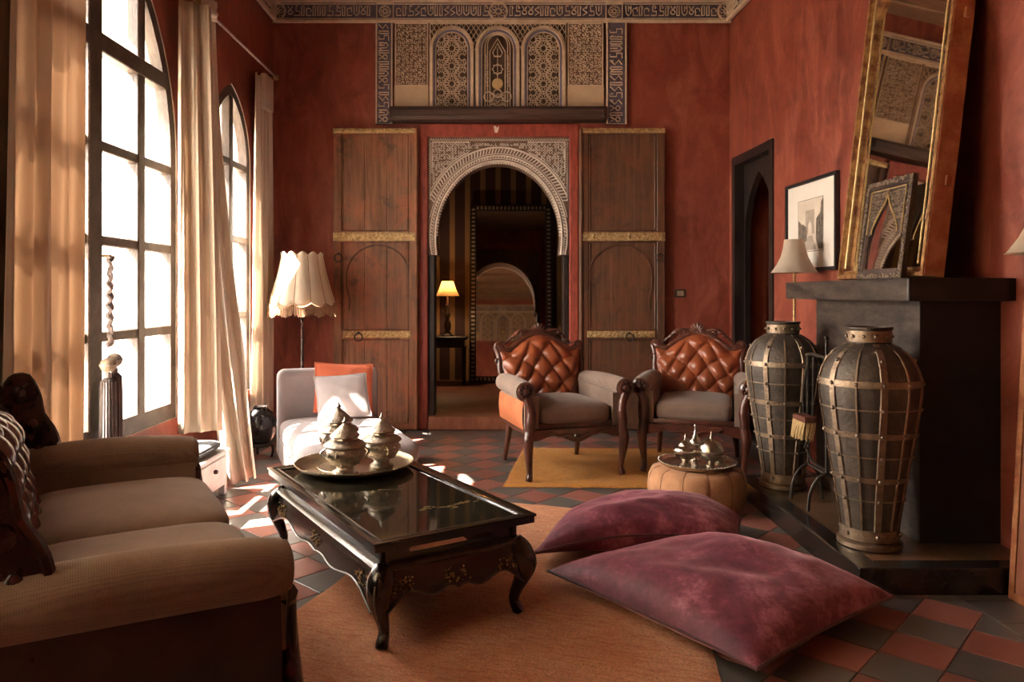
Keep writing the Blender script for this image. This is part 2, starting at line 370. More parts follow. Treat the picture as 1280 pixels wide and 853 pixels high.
# striped wallpaper
m, N, L, b = nt('striped_wallpaper'); g = N.new('ShaderNodeNewGeometry'); sx = N.new('ShaderNodeSeparateXYZ'); L.new(g.outputs['Position'], sx.inputs[0])
fr = mth(N, L, 'FRACT', mth(N, L, 'MULTIPLY', mth(N, L, 'ADD', mth(N, L, 'ADD', sx.outputs[0], sx.outputs[1]), .03+20), 5.0))
st = mth(N, L, 'LESS_THAN', fr, .34)
L.new(mixc(N, L, st, (.045,.014,.011), (.26,.145,.060)), b.inputs['Base Color']); b.inputs['Roughness'].default_value = .7
m, N, L, b = nt('bulb'); b.inputs['Emission Color'].default_value = (1,.66,.32,1); b.inputs['Emission Strength'].default_value = 30; b.inputs['Base Color'].default_value = (1,.8,.5,1)
# ================================================================ THE SETTING
YB, XL, YF, ZC = 6.912, -2.095, -1.3, 4.12
K = YB/F
def bx(px): return (px-CX)*K
def bz(py): return H-(py-CY)*K
def XR(y): return 2.095+(YB-y)*.05
RANG = math.atan(.05)

# ---- floor: grout bed, tiles
fl = MB(); fl.box(XL-.05, 2.6, YF-.05, YB+.4, -.06, -.006)
floor = tag(fl.obj('floor', 'grout', None, 0), 'red and black tiled floor with tiles laid diagonally', None, None, 'structure')
TS = .2075; e1 = Vector((.679, .734)); e2 = Vector((-.734, .679)); T0 = Vector((1.3155, 2.630))
def clip(poly, x0, x1, y0, y1):
    for ax, lim, sg in ((0, x0, 1), (0, x1, -1), (1, y0, 1), (1, y1, -1)):
        out = []
        for i in range(len(poly)):
            a = poly[i]; b = poly[(i+1) % len(poly)]; da = (a[ax]-lim)*sg; db = (b[ax]-lim)*sg
            if da >= 0: out.append(a)
            if da*db < 0: t = da/(da-db); out.append((a[0]+(b[0]-a[0])*t, a[1]+(b[1]-a[1])*t))
        poly = out
        if len(poly) < 3: return []
    return poly
def shrink(poly, g):
    c = Vector((sum(p[0] for p in poly)/len(poly), sum(p[1] for p in poly)/len(poly))); n = len(poly); out = []
    ar = sum(poly[i][0]*poly[(i+1) % n][1]-poly[(i+1) % n][0]*poly[i][1] for i in range(n)); sg = 1 if ar > 0 else -1
    for i in range(n):
        p = Vector(poly[i]); a = p-Vector(poly[i-1]); b = Vector(poly[(i+1) % n])-p
        if a.length < 1e-6 or b.length < 1e-6: out.append(tuple(p)); continue
        a.normalize(); b.normalize(); na = Vector((-a.y, a.x))*sg; nb = Vector((-b.y, b.x))*sg
        m = (na+nb)/max(.3, 1+na.dot(nb)); out.append(tuple(p+m*g))
    return out
def tile_mb(mb, poly):
    a = shrink(poly, .0028); b = shrink(poly, .0046)
    mb.loft([[(p[0], p[1], -.012) for p in a], [(p[0], p[1], -.0012) for p in a], [(p[0], p[1], 0) for p in b]]); return mb
IX0, IX1, IY1 = -1.90, 1.89, 6.60
tiles = []
for i in range(-40, 40):
    for j in range(-40, 40):
        o = T0+e1*(TS*i)+e2*(TS*j)
        q = [o, o+e1*TS, o+(e1+e2)*TS, o+e2*TS]
        pl = clip([(p.x, p.y) for p in q], IX0, IX1, YF, IY1)
        if pl:
            ar = abs(sum(pl[k][0]*pl[(k+1) % len(pl)][1]-pl[(k+1) % len(pl)][0]*pl[k][1] for k in range(len(pl))))/2
            if ar > .002: tiles.append((pl, 'tile_red' if (i+j) % 2 else 'tile_dark', o+(e1+e2)*TS/2))
k = 0
y = YF
while y < YB-.05:                        # dark border along both long walls
    for xa, xb in ((XL, IX0), (IX1, 2.12), (2.12, XR(y)+.02)):
        tiles.append(([(xa, y), (xb, y), (xb, min(y+TS, YB)), (xa, min(y+TS, YB))], 'tile_dark', Vector(((xa+xb)/2, y+TS/2))))
    y += TS
x = IX0
while x < IX1-.02:
    tiles.append(([(x, IY1), (min(x+TS, IX1), IY1), (min(x+TS, IX1), YB), (x, YB)], 'tile_dark', Vector((x+TS/2, IY1+.15)))); x += TS
def hidden(c):
    u = CX+c.x/c.y*F if c.y > .5 else -1e9; v = CY+H*F/c.y if c.y > .5 else 1e9
    if not (-15 < u < 1295 and v < 870): return True
    if c.x > 1.55 and 3.2 < c.y < 4.7: return True
    if c.y < 3.4 and c.x < -.85: return True
    d = (c-Vector((-.29, 4.6))); p = d.dot(Vector((.957, -.29))); q = d.dot(Vector((-.29, -.957)))
    if .1 < p < 1.45 and q > .1: return True
    if .25 < c.x < 1.55 and 5.0 < c.y < 6.0: return True
    return False
tiles.sort(key=lambda t: (hidden(t[2]), t[2].length))
nper = {'tile_red': 0, 'tile_dark': 0}; rest = {'tile_red': MB(), 'tile_dark': MB()}; cnt = 0
for pl, mm, c in tiles:
    if not hidden(c) and cnt < 296:
        tile_mb(MB(), pl).obj('floor_tile', mm, floor, 0); cnt += 1
    else: tile_mb(rest[mm], pl)
for mm in rest:
    o = rest[mm].obj('floor_tiles_red' if 'red' in mm else 'floor_tiles_dark', mm, floor, 0); o['kind'] = 'stuff'

# ---- walls
def parch(y0, y1, z0, zs, Rr, n=12):
    m = (y0+y1)/2; a = math.acos((m-(y1-Rr))/Rr)
    right = arc(y1-Rr, zs, Rr, 0, a, n); left = [(2*m-p, q) for p, q in reversed(right)]
    return [(y0, z0), (y1, z0)]+right+left[1:]
def archz(y, y0, y1, zs, Rr):
    m = (y0+y1)/2; d = m+abs(y-m); return zs+math.sqrt(max(0, Rr*Rr-(d-(y1-Rr))**2))
WIN = {1: (2.90, 4.85, .45, 2.10, 1.388), 2: (5.41, 6.27, .45, 2.30, .606), 3: (.40, 2.35, .45, 2.10, 1.388)}
TW = .46
wl = MB().slab([[(YF-.3, 0), (YB+.3, 0), (YB+.3, ZC), (YF-.3, ZC)]]+[list(reversed(parch(*WIN[w]))) for w in WIN], TW, lambda a, b, c: (XL-c, a, b))
wlo = tag(wl.obj('wall_left', 'red_plaster', None, 30), 'red polished plaster wall with three pointed arch windows', None, None, 'structure')
wlo.data.materials.append(MAT['white_plaster'])
for p in wlo.data.polygons:
    if abs(p.normal.x) < .5 or p.center.x < XL-.2: p.material_index = 1
NY0, NY1, NZ = 5.92, 6.825, 2.478
wr = MB().slab([[(YF-.3, 0), (YB+.3, 0), (YB+.3, ZC), (YF-.3, ZC)], [(NY0, 0.0), (NY0, NZ), (NY1, NZ), (NY1, 0.0)]], .3, lambda a, b, c: (XR(a)+c, a, b))
tag(wr.obj('wall_right', 'red_plaster', None, 30), 'red polished plaster wall behind the fireplace', None, None, 'structure')
DX0, DX1, DZ = bx(523), bx(723), bz(155)
wb = MB().slab([[(XL-.1, 0), (2.2, 0), (2.2, ZC), (XL-.1, ZC)], [(DX0, 0.0), (DX0, DZ), (DX1, DZ), (DX1, 0.0)]], .3, lambda a, b, c: (a, YB+c, b))
tag(wb.obj('wall_back', 'red_plaster', None, 30), 'red plaster wall with the carved doorway', None, None, 'structure')
wf = MB().box(XL-.1, 2.6, YF-.2, YF, 0, ZC)
tag(wf.obj('wall_front', 'red_plaster', None, 30), 'red plaster wall at the near end of the room', None, None, 'structure')
cl = MB().box(XL-.4, 2.9, YF-.3, YB+.4, ZC, ZC+.1); ceil = cl.obj('ceiling', 'ceiling_wood', None, 0); tag(ceil, 'dark timber ceiling', None, None, 'structure')
for k in range(12): MB().rbox(XL, 2.45, YF+.3+k*.68, YF+.42+k*.68, ZC-.1, ZC+.01, .01, 1).obj('ceiling_beam', 'ceiling_wood', ceil, 0)
gd = MB().box(-40, XL-TW-.02, -30, 40, -.7, -.6); tag(gd.obj('ground', 'ground_out', None, 0), 'pale ground outside the windows', None, None, 'structure')

# ---- windows
def window(nm, w, vs, hs, label):
    y0, y1, z0, zs, Rr = WIN[w]; g = .004; m = (y0+y1)/2
    root = struct(nm, label, (XL-.006, 0, 0))
    mp = lambda a, b, c: (-c, a, b)
    o = parch(y0+g, y1-g, z0+g, zs, Rr-g); fw = .075
    i = parch(y0+fw, y1-fw, z0+.10, zs, Rr-fw)
    MB().slab([o, list(reversed(i))], .07, mp).obj('window_frame', 'window_wood', root, 30)
    top = lambda y: archz(y, y0+fw, y1-fw, zs, Rr-fw)
    for y, t in vs:
        zt = min(top(y-t/2), top(y+t/2)) if abs(y-m) > .02 else top(y)-.02
        MB().rbox(-.065, .004 if t < .09 else .012, y-t/2, y+t/2, z0+.09, zt+.005, .006, 1).obj('mullion', 'window_wood', root, 0)
    for z, t in hs:
        if z < zs: ya, yb = y0+fw, y1-fw
        else:
            hw = math.sqrt(max(0, (Rr-fw)**2-(z-zs)**2)); yb = y1-Rr+hw; ya = 2*m-yb
        MB().rbox(-.062, -.002 if t < .07 else .010, ya-.008, yb+.008, z-t/2, z+t/2, .006, 1).obj('glazing_bar', 'window_wood', root, 0)
    ys = [y0+.03]+[v[0] for v in vs]+[y1-.03]; zz = [z0+.06]+[h[0] for h in hs]+[4]
    base = parch(y0+.03, y1-.03, z0+.06, zs, Rr-.03)
    for a, b in zip(ys, ys[1:]):
        for c, d in zip(zz, zz[1:]):
            pl = clip(base, a, b, c, d)
            if len(pl) >= 3: MB().slab([pl], .004, lambda p, q, r: (-.034-r, p, q)).obj('pane', 'window_glass', root, 0)
    return root
w1 = window('window_1', 1, [(3.364,.075), (3.875,.13), (4.386,.085)], [(1.02,.055), (1.53,.055), (2.03,.055), (2.57,.10)], 'tall wide pointed arch window of many white panes in brown frame')
window('window_2', 2, [(5.84,.075)], [(1.08,.05), (1.68,.055), (2.27,.055)], 'narrow pointed arch window between two cream curtains')

window('window_3', 3, [(.864,.06), (1.375,.12), (1.886,.062)], [(1.02,.045), (1.53,.045), (2.03,.045), (2.57,.085)], 'tall wide pointed arch window behind the added sheer curtain')
# ---- the dark arched doorway in the right wall
dr = struct('door_3', 'dark wooden doorway with a pointed arch in the red wall', (XR(NY0), NY0, 0), RANG)
Ln = (NY1-NY0)/cos(RANG)
mpn = lambda a, b, c: (c, a, b)
MB().slab([[(.004, 0), (Ln-.004, 0), (Ln-.004, NZ-.004), (.004, NZ-.004)], [(.075, .02), (.075, NZ-.08), (Ln-.075, NZ-.08), (Ln-.075, .02)]], .10, lambda a, b, c: (-.012+c, a, b)).obj('door_frame', 'black_wood', dr, 0)
inner = parch(.19, Ln-.10, .0, 1.75, .62)
MB().slab([[(.06, -.0), (Ln-.06, 0), (Ln-.06, NZ-.06), (.06, NZ-.06)], [(p, q+.01) for p, q in reversed(inner)]], .05, lambda a, b, c: (.075+c, a, b)).obj('arched_lining', 'black_wood', dr, 30)
pa = MB(); pa.box(.25, 1.3, Ln+.0, Ln+.1, 0, 2.7); pa.box(.25, 1.3, -.6, -.5, 0, 2.7); pa.box(1.3, 1.4, -.6, Ln+.1, 0, 2.7); pa.box(.25, 1.4, -.6, Ln+.1, 2.7, 2.8); pa.box(.25, 1.4, -.6, Ln+.1, -.05, 0)
pa.obj('passage', 'red_plaster', dr, 0)

# ---- carved stucco
def kufic(mb, x0, x1, z0, z1, y, w=.0085, h=.012, seed=1):   # interlaced angular script
    rnd = random.Random(seed); x = x0+.02; hh = z1-z0; bl = z0+hh*.16
    while x < x1-.05:
        k = rnd.choice('aabcdef'); tp = z1-hh*.08
        if k == 'a': mb.ribbon([(x, bl), (x, tp-.01), (x+.010, tp)], w, h, y); mb.ribbon([(x+.022, tp), (x+.022, bl), (x-.004, bl)], w, h, y); adv = .044
        elif k == 'b': mb.ribbon([(x, bl), (x+.05, bl), (x+.05, z0+hh*.5), (x+.018, z0+hh*.5), (x+.018, tp), (x+.040, tp)], w, h, y); adv = .068
        elif k == 'c': mb.ribbon(arc(x+.022, z0+hh*.42, .020, 0, 2*PI, 9), w, h, y); mb.ribbon([(x, tp), (x+.022, z0+hh*.62), (x+.046, tp)], w, h, y); adv = .058
        elif k == 'd': mb.ribbon([(x, tp), (x+.004, bl+.02), (x+.025, bl), (x+.048, bl+.02), (x+.05, tp)], w, h, y); mb.ribbon([(x+.026, tp), (x+.026, z0+hh*.45)], w, h, y); adv = .066
        elif k == 'e': mb.ribbon([(x, bl), (x+.04, z0+hh*.38), (x, z0+hh*.62), (x+.04, tp)], w, h, y); adv = .054
        else: mb.ribbon(arc(x+.02, z0+hh*.55, .022, -.6, 3.9, 9)+[(x, bl), (x+.045, bl)], w, h, y); adv = .060
        if rnd.random() < .5: mb.ribbon(arc(x+adv*.6, z0+hh*.78, .007, 0, 2*PI, 6), w*.6, h, y)
        x += adv
def edge(mb, x0, x1, z0, z1, y, w=.012, h=.016): mb.ribbon([(x0, z0), (x1, z0), (x1, z1), (x0, z1)], w, h, y, True)
def rosette(mb, cx, cz, r, y, n=12, w=.006, h=.010):
    mb.ribbon(arc(cx, cz, r, 0, 2*PI*15/16, 15), w, h, y, True); mb.ribbon(arc(cx, cz, r*.3, 0, 2*PI*7/8, 7), w, h, y, True)
    for k in range(n):
        a = 2*PI*k/n; b = a+PI/n
        mb.ribbon([(cx+r*.3*cos(a), cz+r*.3*sin(a)), (cx+r*.66*cos(b), cz+r*.66*sin(b)), (cx+r*.97*cos(a), cz+r*.97*sin(a))], w*.7, h, y)
        b = a-PI/n
        mb.ribbon([(cx+r*.3*cos(a), cz+r*.3*sin(a)), (cx+r*.66*cos(b), cz+r*.66*sin(b)), (cx+r*.97*cos(a), cz+r*.97*sin(a))], w*.7, h, y)
def frieze(root, x0, x1, marks, y, seed, ends=True):
    z0, z1 = bz(28.5), bz(3.5)
    MB().box(x0, x1, y, y+.03, z0, z1).obj('frieze_ground', 'stucco_ground_blue', root, 0)
    b = MB(); b.box(x0, x1, y-.018, y+.01, z0-.012, z0+.012); b.box(x0, x1, y-.014, y+.01, z1-.012, z1+.012)
    for z in (z0+.026, z1-.026): b.ribbon([(x0, z), (x1, z)], .008, .012, y)
    b.obj('frieze_border', 'stucco', root, 0)
    t = MB(); s = x0+.01; cuts = sorted(marks)+[(x1, 0, '')]
    for cx, hw, kind in cuts:
        kufic(t, s+.01, cx-hw-.01, z0+.035, z1-.035, y, seed=seed+int(cx*50)); s = cx+hw
        if kind == 'o': rosette(t, cx, (z0+z1)/2, hw, y, 10); t.ribbon(arc(cx, (z0+z1)/2, hw*1.12, 0, 2*PI*19/20, 19), .010, .014, y, True)
        if kind == 's': edge(t, cx-hw, cx+hw, z0+.02, z1-.02, y); rosette(t, cx, (z0+z1)/2, hw*.7, y, 8)
    o = t.obj('frieze_script', 'stucco', root, 0); o['label'] = 'band of raised angular script on a blue ground'
YS = YB-.034
trim = struct('trim_1', 'carved stucco surround of script bands and arched panels above the doorway')
frieze(trim, XL, 2.095, [(bx(347), .075, 'o'), (bx(482), .075, 's'), (bx(623), .075, 'o'), (bx(767), .075, 's'), (bx(907), .075, 'o')], YS, 3)
for sgn, (a, b) in enumerate(((470, 492), (757, 783))):       # upright script bands
    x0, x1, z0, z1 = bx(a), bx(b), bz(156), bz(29)
    MB().box(x0, x1, YS, YB+.002, z0, z1).obj('script_band_ground', 'stucco_ground_blue', trim, 0)
    mb = MB(); edge(mb, x0+.010, x1-.010, z0, z1, YS, .016, .016)
    t = MB(); kufic(t, 0, z1-z0-.01, 0, x1-x0-.045, 0, seed=40+sgn, w=.0095)
    for p in range(len(t.v)):
        X, Y, Z = t.v[p]; t.v[p] = (x1-.022-Z, YS+Y, z0+X)
    mb.add(t.v, t.f); mb.obj('script_band', 'stucco', trim, 0)
def curls(mb, x0, x1, z0, z1, y, p=.036, w=.0085, h=.012, seed=5):
    rnd = random.Random(seed); nx = max(1, round((x1-x0)/p)); nz = max(1, round((z1-z0)/p))
    for i in range(nx):
        for j in range(nz):
            cx = x0+(i+.5)*(x1-x0)/nx; cz = z0+(j+.5)*(z1-z0)/nz; a0 = rnd.choice((0, PI/2, PI, PI*1.5)); s = 1 if (i+j) % 2 else -1
            pts = [(cx+p*(.10+.44*k/8)*cos(a0+s*k*.72), cz+p*(.10+.44*k/8)*sin(a0+s*k*.72)) for k in range(9)]
            mb.ribbon(pts, w, h, y)
for a, b in ((494, 536), (709, 754)):
    x0, x1 = bx(a), bx(b)
    MB().box(x0, x1, YS+.006, YB+.002, bz(108), bz(29)).obj('arabesque_ground', 'stucco_ground', trim, 0)
    MB().box(x0, x1, YS-.006, YB+.002, bz(139), bz(108)).obj('plain_panel', 'stucco_plain', trim, 0)
    mb = MB(); edge(mb, x0+.008, x1-.008, bz(108), bz(31), YS+.006, .016, .014); curls(mb, x0+.02, x1-.02, bz(107), bz(32), YS+.006, seed=a); mb.obj('arabesque_panel', 'stucco', trim, 0)
def archpts(cx, hw, zb, zs, n=14): return [(cx-hw, zb)]+[(cx-hw*cos(PI*k/n), zs+hw*sin(PI*k/n)*1.06) for k in range(n+1)]+[(cx+hw, zb)]
def inarch(x, z, cx, hw, zb, zs): return abs(x-cx) < hw and z > zb and (z < zs or math.hypot(x-cx, (z-zs)/1.06) < hw)
MB().box(bx(537), bx(708), YS+.004, YB+.002, bz(139), bz(29)).obj('arcade_ground', 'stucco_ground_dark', trim, 0)
sp = MB()
for k in range(-26, 60):                                      # diagonal net in the spandrels
    for s in (1, -1):
        c = bx(537)+k*.045
        for q in range(10):
            xa = c+s*q*.018; za = bz(66)+q*.029
            if bx(539) < xa < bx(706) and za < bz(33) and not any(math.hypot(xa-bx(m), za-bz(64)) < 26.5*K for m in (565, 622, 679)):
                sp.ribbon([(xa, za), (xa+s*.018, za+.029)], .006, .010, YS+.004)
edge(sp, bx(538), bx(707), bz(139), bz(31), YS+.004, .016, .016); sp.obj('spandrel_net', 'stucco', trim, 0)
for n_, c in enumerate((565, 622, 679)):
    cx = bx(c); zs = bz(63); zb = bz(139)
    m1 = MB(); m1.ribbon(archpts(cx, 25.2*K, zb, zs), 5.2*K, .030, YS+.004); m1.obj('arch_moulding', 'stucco', trim, 40)
    tk = MB()
    for q in range(26):
        a = PI*q/25; tk.ribbon([(cx-cos(a)*23.4*K, zs+sin(a)*24.4*K), (cx-cos(a+.09)*27*K, zs+sin(a+.09)*28*K)], .007, .010, YS-.024)
    tk.obj('arch_voussoirs', 'stucco', trim, 0)['kind'] = 'stuff'
    MB().ribbon(archpts(cx, 21.6*K, zb, zs), 2.2*K, .020, YS+.004).obj('arch_blue_line', 'stucco_blue', trim, 40)
    MB().ribbon(archpts(cx, 19.8*K, zb, zs), 1.4*K, .014, YS+.004).obj('arch_inner_line', 'stucco', trim, 40)
    lt = MB(); hw = 19*K
    def seg(x0_, z0_, x1_, z1_, w=.005):
        if inarch(x0_, z0_, cx, hw, zb, zs) and inarch(x1_, z1_, cx, hw, zb, zs): lt.ribbon([(x0_, z0_), (x1_, z1_)], w, .012, YS+.004)
    if n_ != 1:
        for row in range(-2, 9):
            for col in (-1, 0, 1):
                for ofs in (0, 1):
                    rx = cx+(col*26+ofs*13)*K; rz = bz(128)+(row*22+ofs*11)*K; r = 10*K
                    for q in range(12):
                        a = PI/6*q; b = a+PI/12; p0 = (rx+r*.3*cos(a), rz+r*.3*sin(a)); p2 = (rx+r*cos(a), rz+r*sin(a))
                        for bb in (b, a-PI/12):
                            pm = (rx+r*.66*cos(bb), rz+r*.66*sin(bb)); seg(*p0, *pm); seg(*pm, *p2)
                        c2 = a+PI/6; seg(*p2, rx+r*cos(c2), rz+r*sin(c2), .007)
                        if q % 3 == 0 and inarch(*p2, cx, hw-.01, zb, zs): lt.ball((p2[0], YS-.008, p2[1]), .0075, 6)
    else:
        for k_, hw_ in enumerate((15.5, 12.5)): lt.ribbon(archpts(cx, hw_*K, zb, bz(60-k_*2)), .009, .016, YS+.004)
        lt.ribbon([(cx-9.5*K, zb), (cx-9.5*K, bz(66)), (cx, bz(50)), (cx+9.5*K, bz(66)), (cx+9.5*K, zb)], .010, .016, YS+.004)
        lt.ribbon([(cx, bz(56)), (cx+6*K, bz(67)), (cx+4*K, bz(72)), (cx-4*K, bz(72)), (cx-6*K, bz(67))], .010, .016, YS+.004, True)
        lt.ribbon([(cx, bz(61)), (cx, bz(112))], .007, .014, YS+.004)
        for k_ in range(8):
            a = PI/4*k_; lt.ribbon([(cx+7*K*cos(a), bz(88)+7*K*sin(a)), (cx+5*K*cos(a+PI/8), bz(88)+5*K*sin(a+PI/8)), (cx+7*K*cos(a+PI/4), bz(88)+7*K*sin(a+PI/4))], .009, .014, YS+.004)
        for s in (1, -1):
            lt.ribbon(arc(cx+s*11*K, bz(122), 6*K, 0, 2*PI*13/14, 13), .010, .016, YS+.004, True); lt.ribbon(arc(cx+s*6*K, bz(138), 6.5*K, 0.2, PI-.2, 9), .010, .016, YS+.004)
            curls(lt, cx+s*13*K-1.6*K, cx+s*13*K+1.6*K, bz(110), bz(70), YS+.004, .022, .005, .010, 9)
        lt.ribbon(arc(cx, bz(118), 5*K, 0, 2*PI*11/12, 11), .010, .016, YS+.004, True)
        curls(lt, cx-9*K, cx+9*K, bz(138), bz(118), YS+.004, .024, .005, .008, 10)
        MB().lathey([(.001, 0), (.052, .004), (.046, .018), (.001, .022)], 16, (cx, YS+.006, bz(106))).obj('boss', 'stucco_ochre', trim, 40)
    lt.obj('lattice', 'stucco', trim, 0)['kind'] = 'stuff'
twin = dup(trim); twin.name = 'trim_6'; twin.rotation_euler = (0, 0, PI); twin.location = (0, YB+YF, 0)
twin['label'] = 'carved stucco surround on the near wall, seen only in the far mirror'
def sidefrieze(nm, loc, rz, Lg, label, seed):
    r = struct(nm, label, loc, rz); frieze(r, 0, Lg, [(.09, .075, 'o'), (Lg/2, .075, 's'), (Lg-.09, .075, 'o')], -.034, seed)
sidefrieze('trim_2', (XL, YF, 0), PI/2, YB-YF-.04, 'carved script band along the top of the window wall', 60)
Lr = (YB-YF)/cos(RANG)-.05
sidefrieze('trim_3', (XR(YB-.03), YB-.04, 0), -PI/2+RANG, Lr-.02, 'carved script band along the top of the fireplace wall', 80)

# ---- lintel beam, red frame, white arch
lb = MB(); lb.rbox(bx(489), bx(757), YB-.15, YB+.02, bz(154)-.0, bz(137.5), .012, 2); lb.rbox(bx(494), bx(753), YB-.165, YB-.14, bz(151), bz(141), .006, 1)
tag(lb.obj('trim_4', 'beam_wood', None, 30), 'dark carved timber lintel beam over the doorway', None, None, 'structure')
rf = struct('trim_5', 'red painted door frame with white carved plaster arch')
for a, b in ((523, 535), (711.5, 723)):
    MB().rbox(bx(a), bx(b), YB-.03, YB+.28, 0, bz(156), .008, 1).obj('jamb', 'red_frame', rf, 0)
MB().rbox(bx(523), bx(723), YB-.035, YB+.28, bz(172), bz(155.5), .008, 1).obj('head', 'red_frame', rf, 0)
chip = [(bx(617), bz(159)), (bx(619.5), bz(158.5)), (bx(621), bz(161)), (bx(624), bz(158.8)), (bx(623.5), bz(162)), (bx(622), bz(167)), (bx(618.5), bz(167))]
MB().slab([chip], .003, lambda a, b, c: (a, YB-.0345-c, b)).obj('paint_chip', 'stucco_pale', rf, 0)
acx, acz, arx, ary = 623.3, 296, 77.5, 93
def ap(k, s=0.0, n=40):
    a = PI*k/n; return (bx(acx-(arx+s)*cos(a)), bz(acz-(ary+s)*sin(a)))
low = [(bx(547.5), bz(319)), (bx(546), bz(306))]; lowr = [(bx(700.5), bz(306)), (bx(699), bz(319))]
inr = low+[ap(k) for k in range(41)]+lowr
outl = [(bx(535.5), bz(319)), (bx(535.5), bz(172)), (bx(711), bz(172)), (bx(711), bz(319))]
MB().slab([outl+list(reversed(inr))], .26, lambda a, b, c: (a, YB+c, b)).obj('arch_ground', 'stucco_ground', rf, 0)
ar = MB()
for s, w_, h_ in ((1.6, 2.6, .022), (8.2, 1.6, .018), (10.6, 1.0, .014), (18.5, 2.0, .02), (4.6, .9, .012)):
    pts = [p for p in [ap(k, s) for k in range(41)] if bx(536.5) < p[0] < bx(710) and p[1] < bz(173)]
    lo_ = [(bx(547-s*.8), bz(319)), (bx(546-s), bz(306))] if s < 9 else []
    hi_ = [(bx(700.5+s), bz(306)), (bx(699.5+s*.8), bz(319))] if s < 9 else []
    ar.ribbon(lo_+pts+hi_, w_*K, h_, YB)
ar.obj('arch_ribs', 'stucco_pale', rf, 40)
tk = MB()
for q in range(75):                                             # carved voussoir leaves
    a = PI*(q+.5)/75
    for s0, s1 in ((11.4, 17.4), (5.2, 7.6)):
        p = [(bx(acx-(arx+s)*cos(a+da)), bz(acz-(ary+s)*sin(a+da))) for s, da in ((s0, -.012), ((s0+s1)/2, .004), (s1, .014))]
        if all(bx(536.5) < x_ < bx(710.5) and z_ < bz(173) for x_, z_ in p): tk.ribbon(p, 1.7*K, .016, YB)
    p = (bx(acx-(arx-.4)*cos(a)), bz(acz-(ary-.4)*sin(a))); tk.ball((p[0], YB+.01, p[1]), .0125, 6, (1, 2.2, 1))
for side in ((bx(540.5), 1), (bx(706), -1)):
    for q in range(7): tk.ribbon(arc(side[0], bz(298+q*3), 1.7*K, .6, 5.6, 6), .9*K, .014, YB)
tk.obj('arch_leaf_carving', 'stucco_pale', rf, 0)['kind'] = 'stuff'
cc = MB()
for s in (-1, 1):
    X = lambda u: bx(acx+s*u)
    cc.ribbon([(X(83), bz(217)), (X(83), bz(178)), (X(36), bz(178))], 1.6*K, .02, YB)
    pts = [(bx(acx-(arx+21)*cos(a)), bz(acz-(ary+21)*sin(a))) for a in [PI*k/40 for k in range(41)]]
    pts = [p for p in pts if (p[0]-bx(acx))*s > 34*K and (p[0]-bx(acx))*s < 84*K and p[1] < bz(178)]
    if pts: cc.ribbon(pts, 1.4*K, .018, YB)
    for i in range(24):
        for j in range(30):
            u = 3+i*3.4; v = 181+j*3.4; e = math.hypot(u/(arx+22), (acz-v)/(ary+22))
            if e > 1.0 and u < 82: cc.ribbon(arc(X(u), bz(v), 1.3*K, random.random()*6, random.random()*6+4.5, 6), .85*K, .014, YB)
for i in range(58):                                             # zigzag border
    u = 537.5+i*3.0; cc.ribbon([(bx(u), bz(176.5)), (bx(u+1.5), bz(173.6)), (bx(u+3), bz(176.5))], .9*K, .012, YB)
for s in (537.8, 709):
    for j in range(24): cc.ribbon([(bx(s-1.3), bz(178+j*3)), (bx(s+1.3), bz(179.5+j*3)), (bx(s-1.3), bz(181+j*3))], .8*K, .012, YB)
cc.obj('spandrel_carving', 'stucco_pale', rf, 0)['kind'] = 'stuff'
for a, b in ((535.5, 543), (704.5, 711)):
    MB().rbox(bx(a), bx(b), YB+.02, YB+.24, 0.0, bz(319), .006, 1).obj('inner_jamb', 'black_wood', rf, 0)
MB().rbox(bx(536), bx(711), YB-.06, YB+.36, 0, .125, .012, 2).obj('door_step', 'panel_wood', rf, 0)

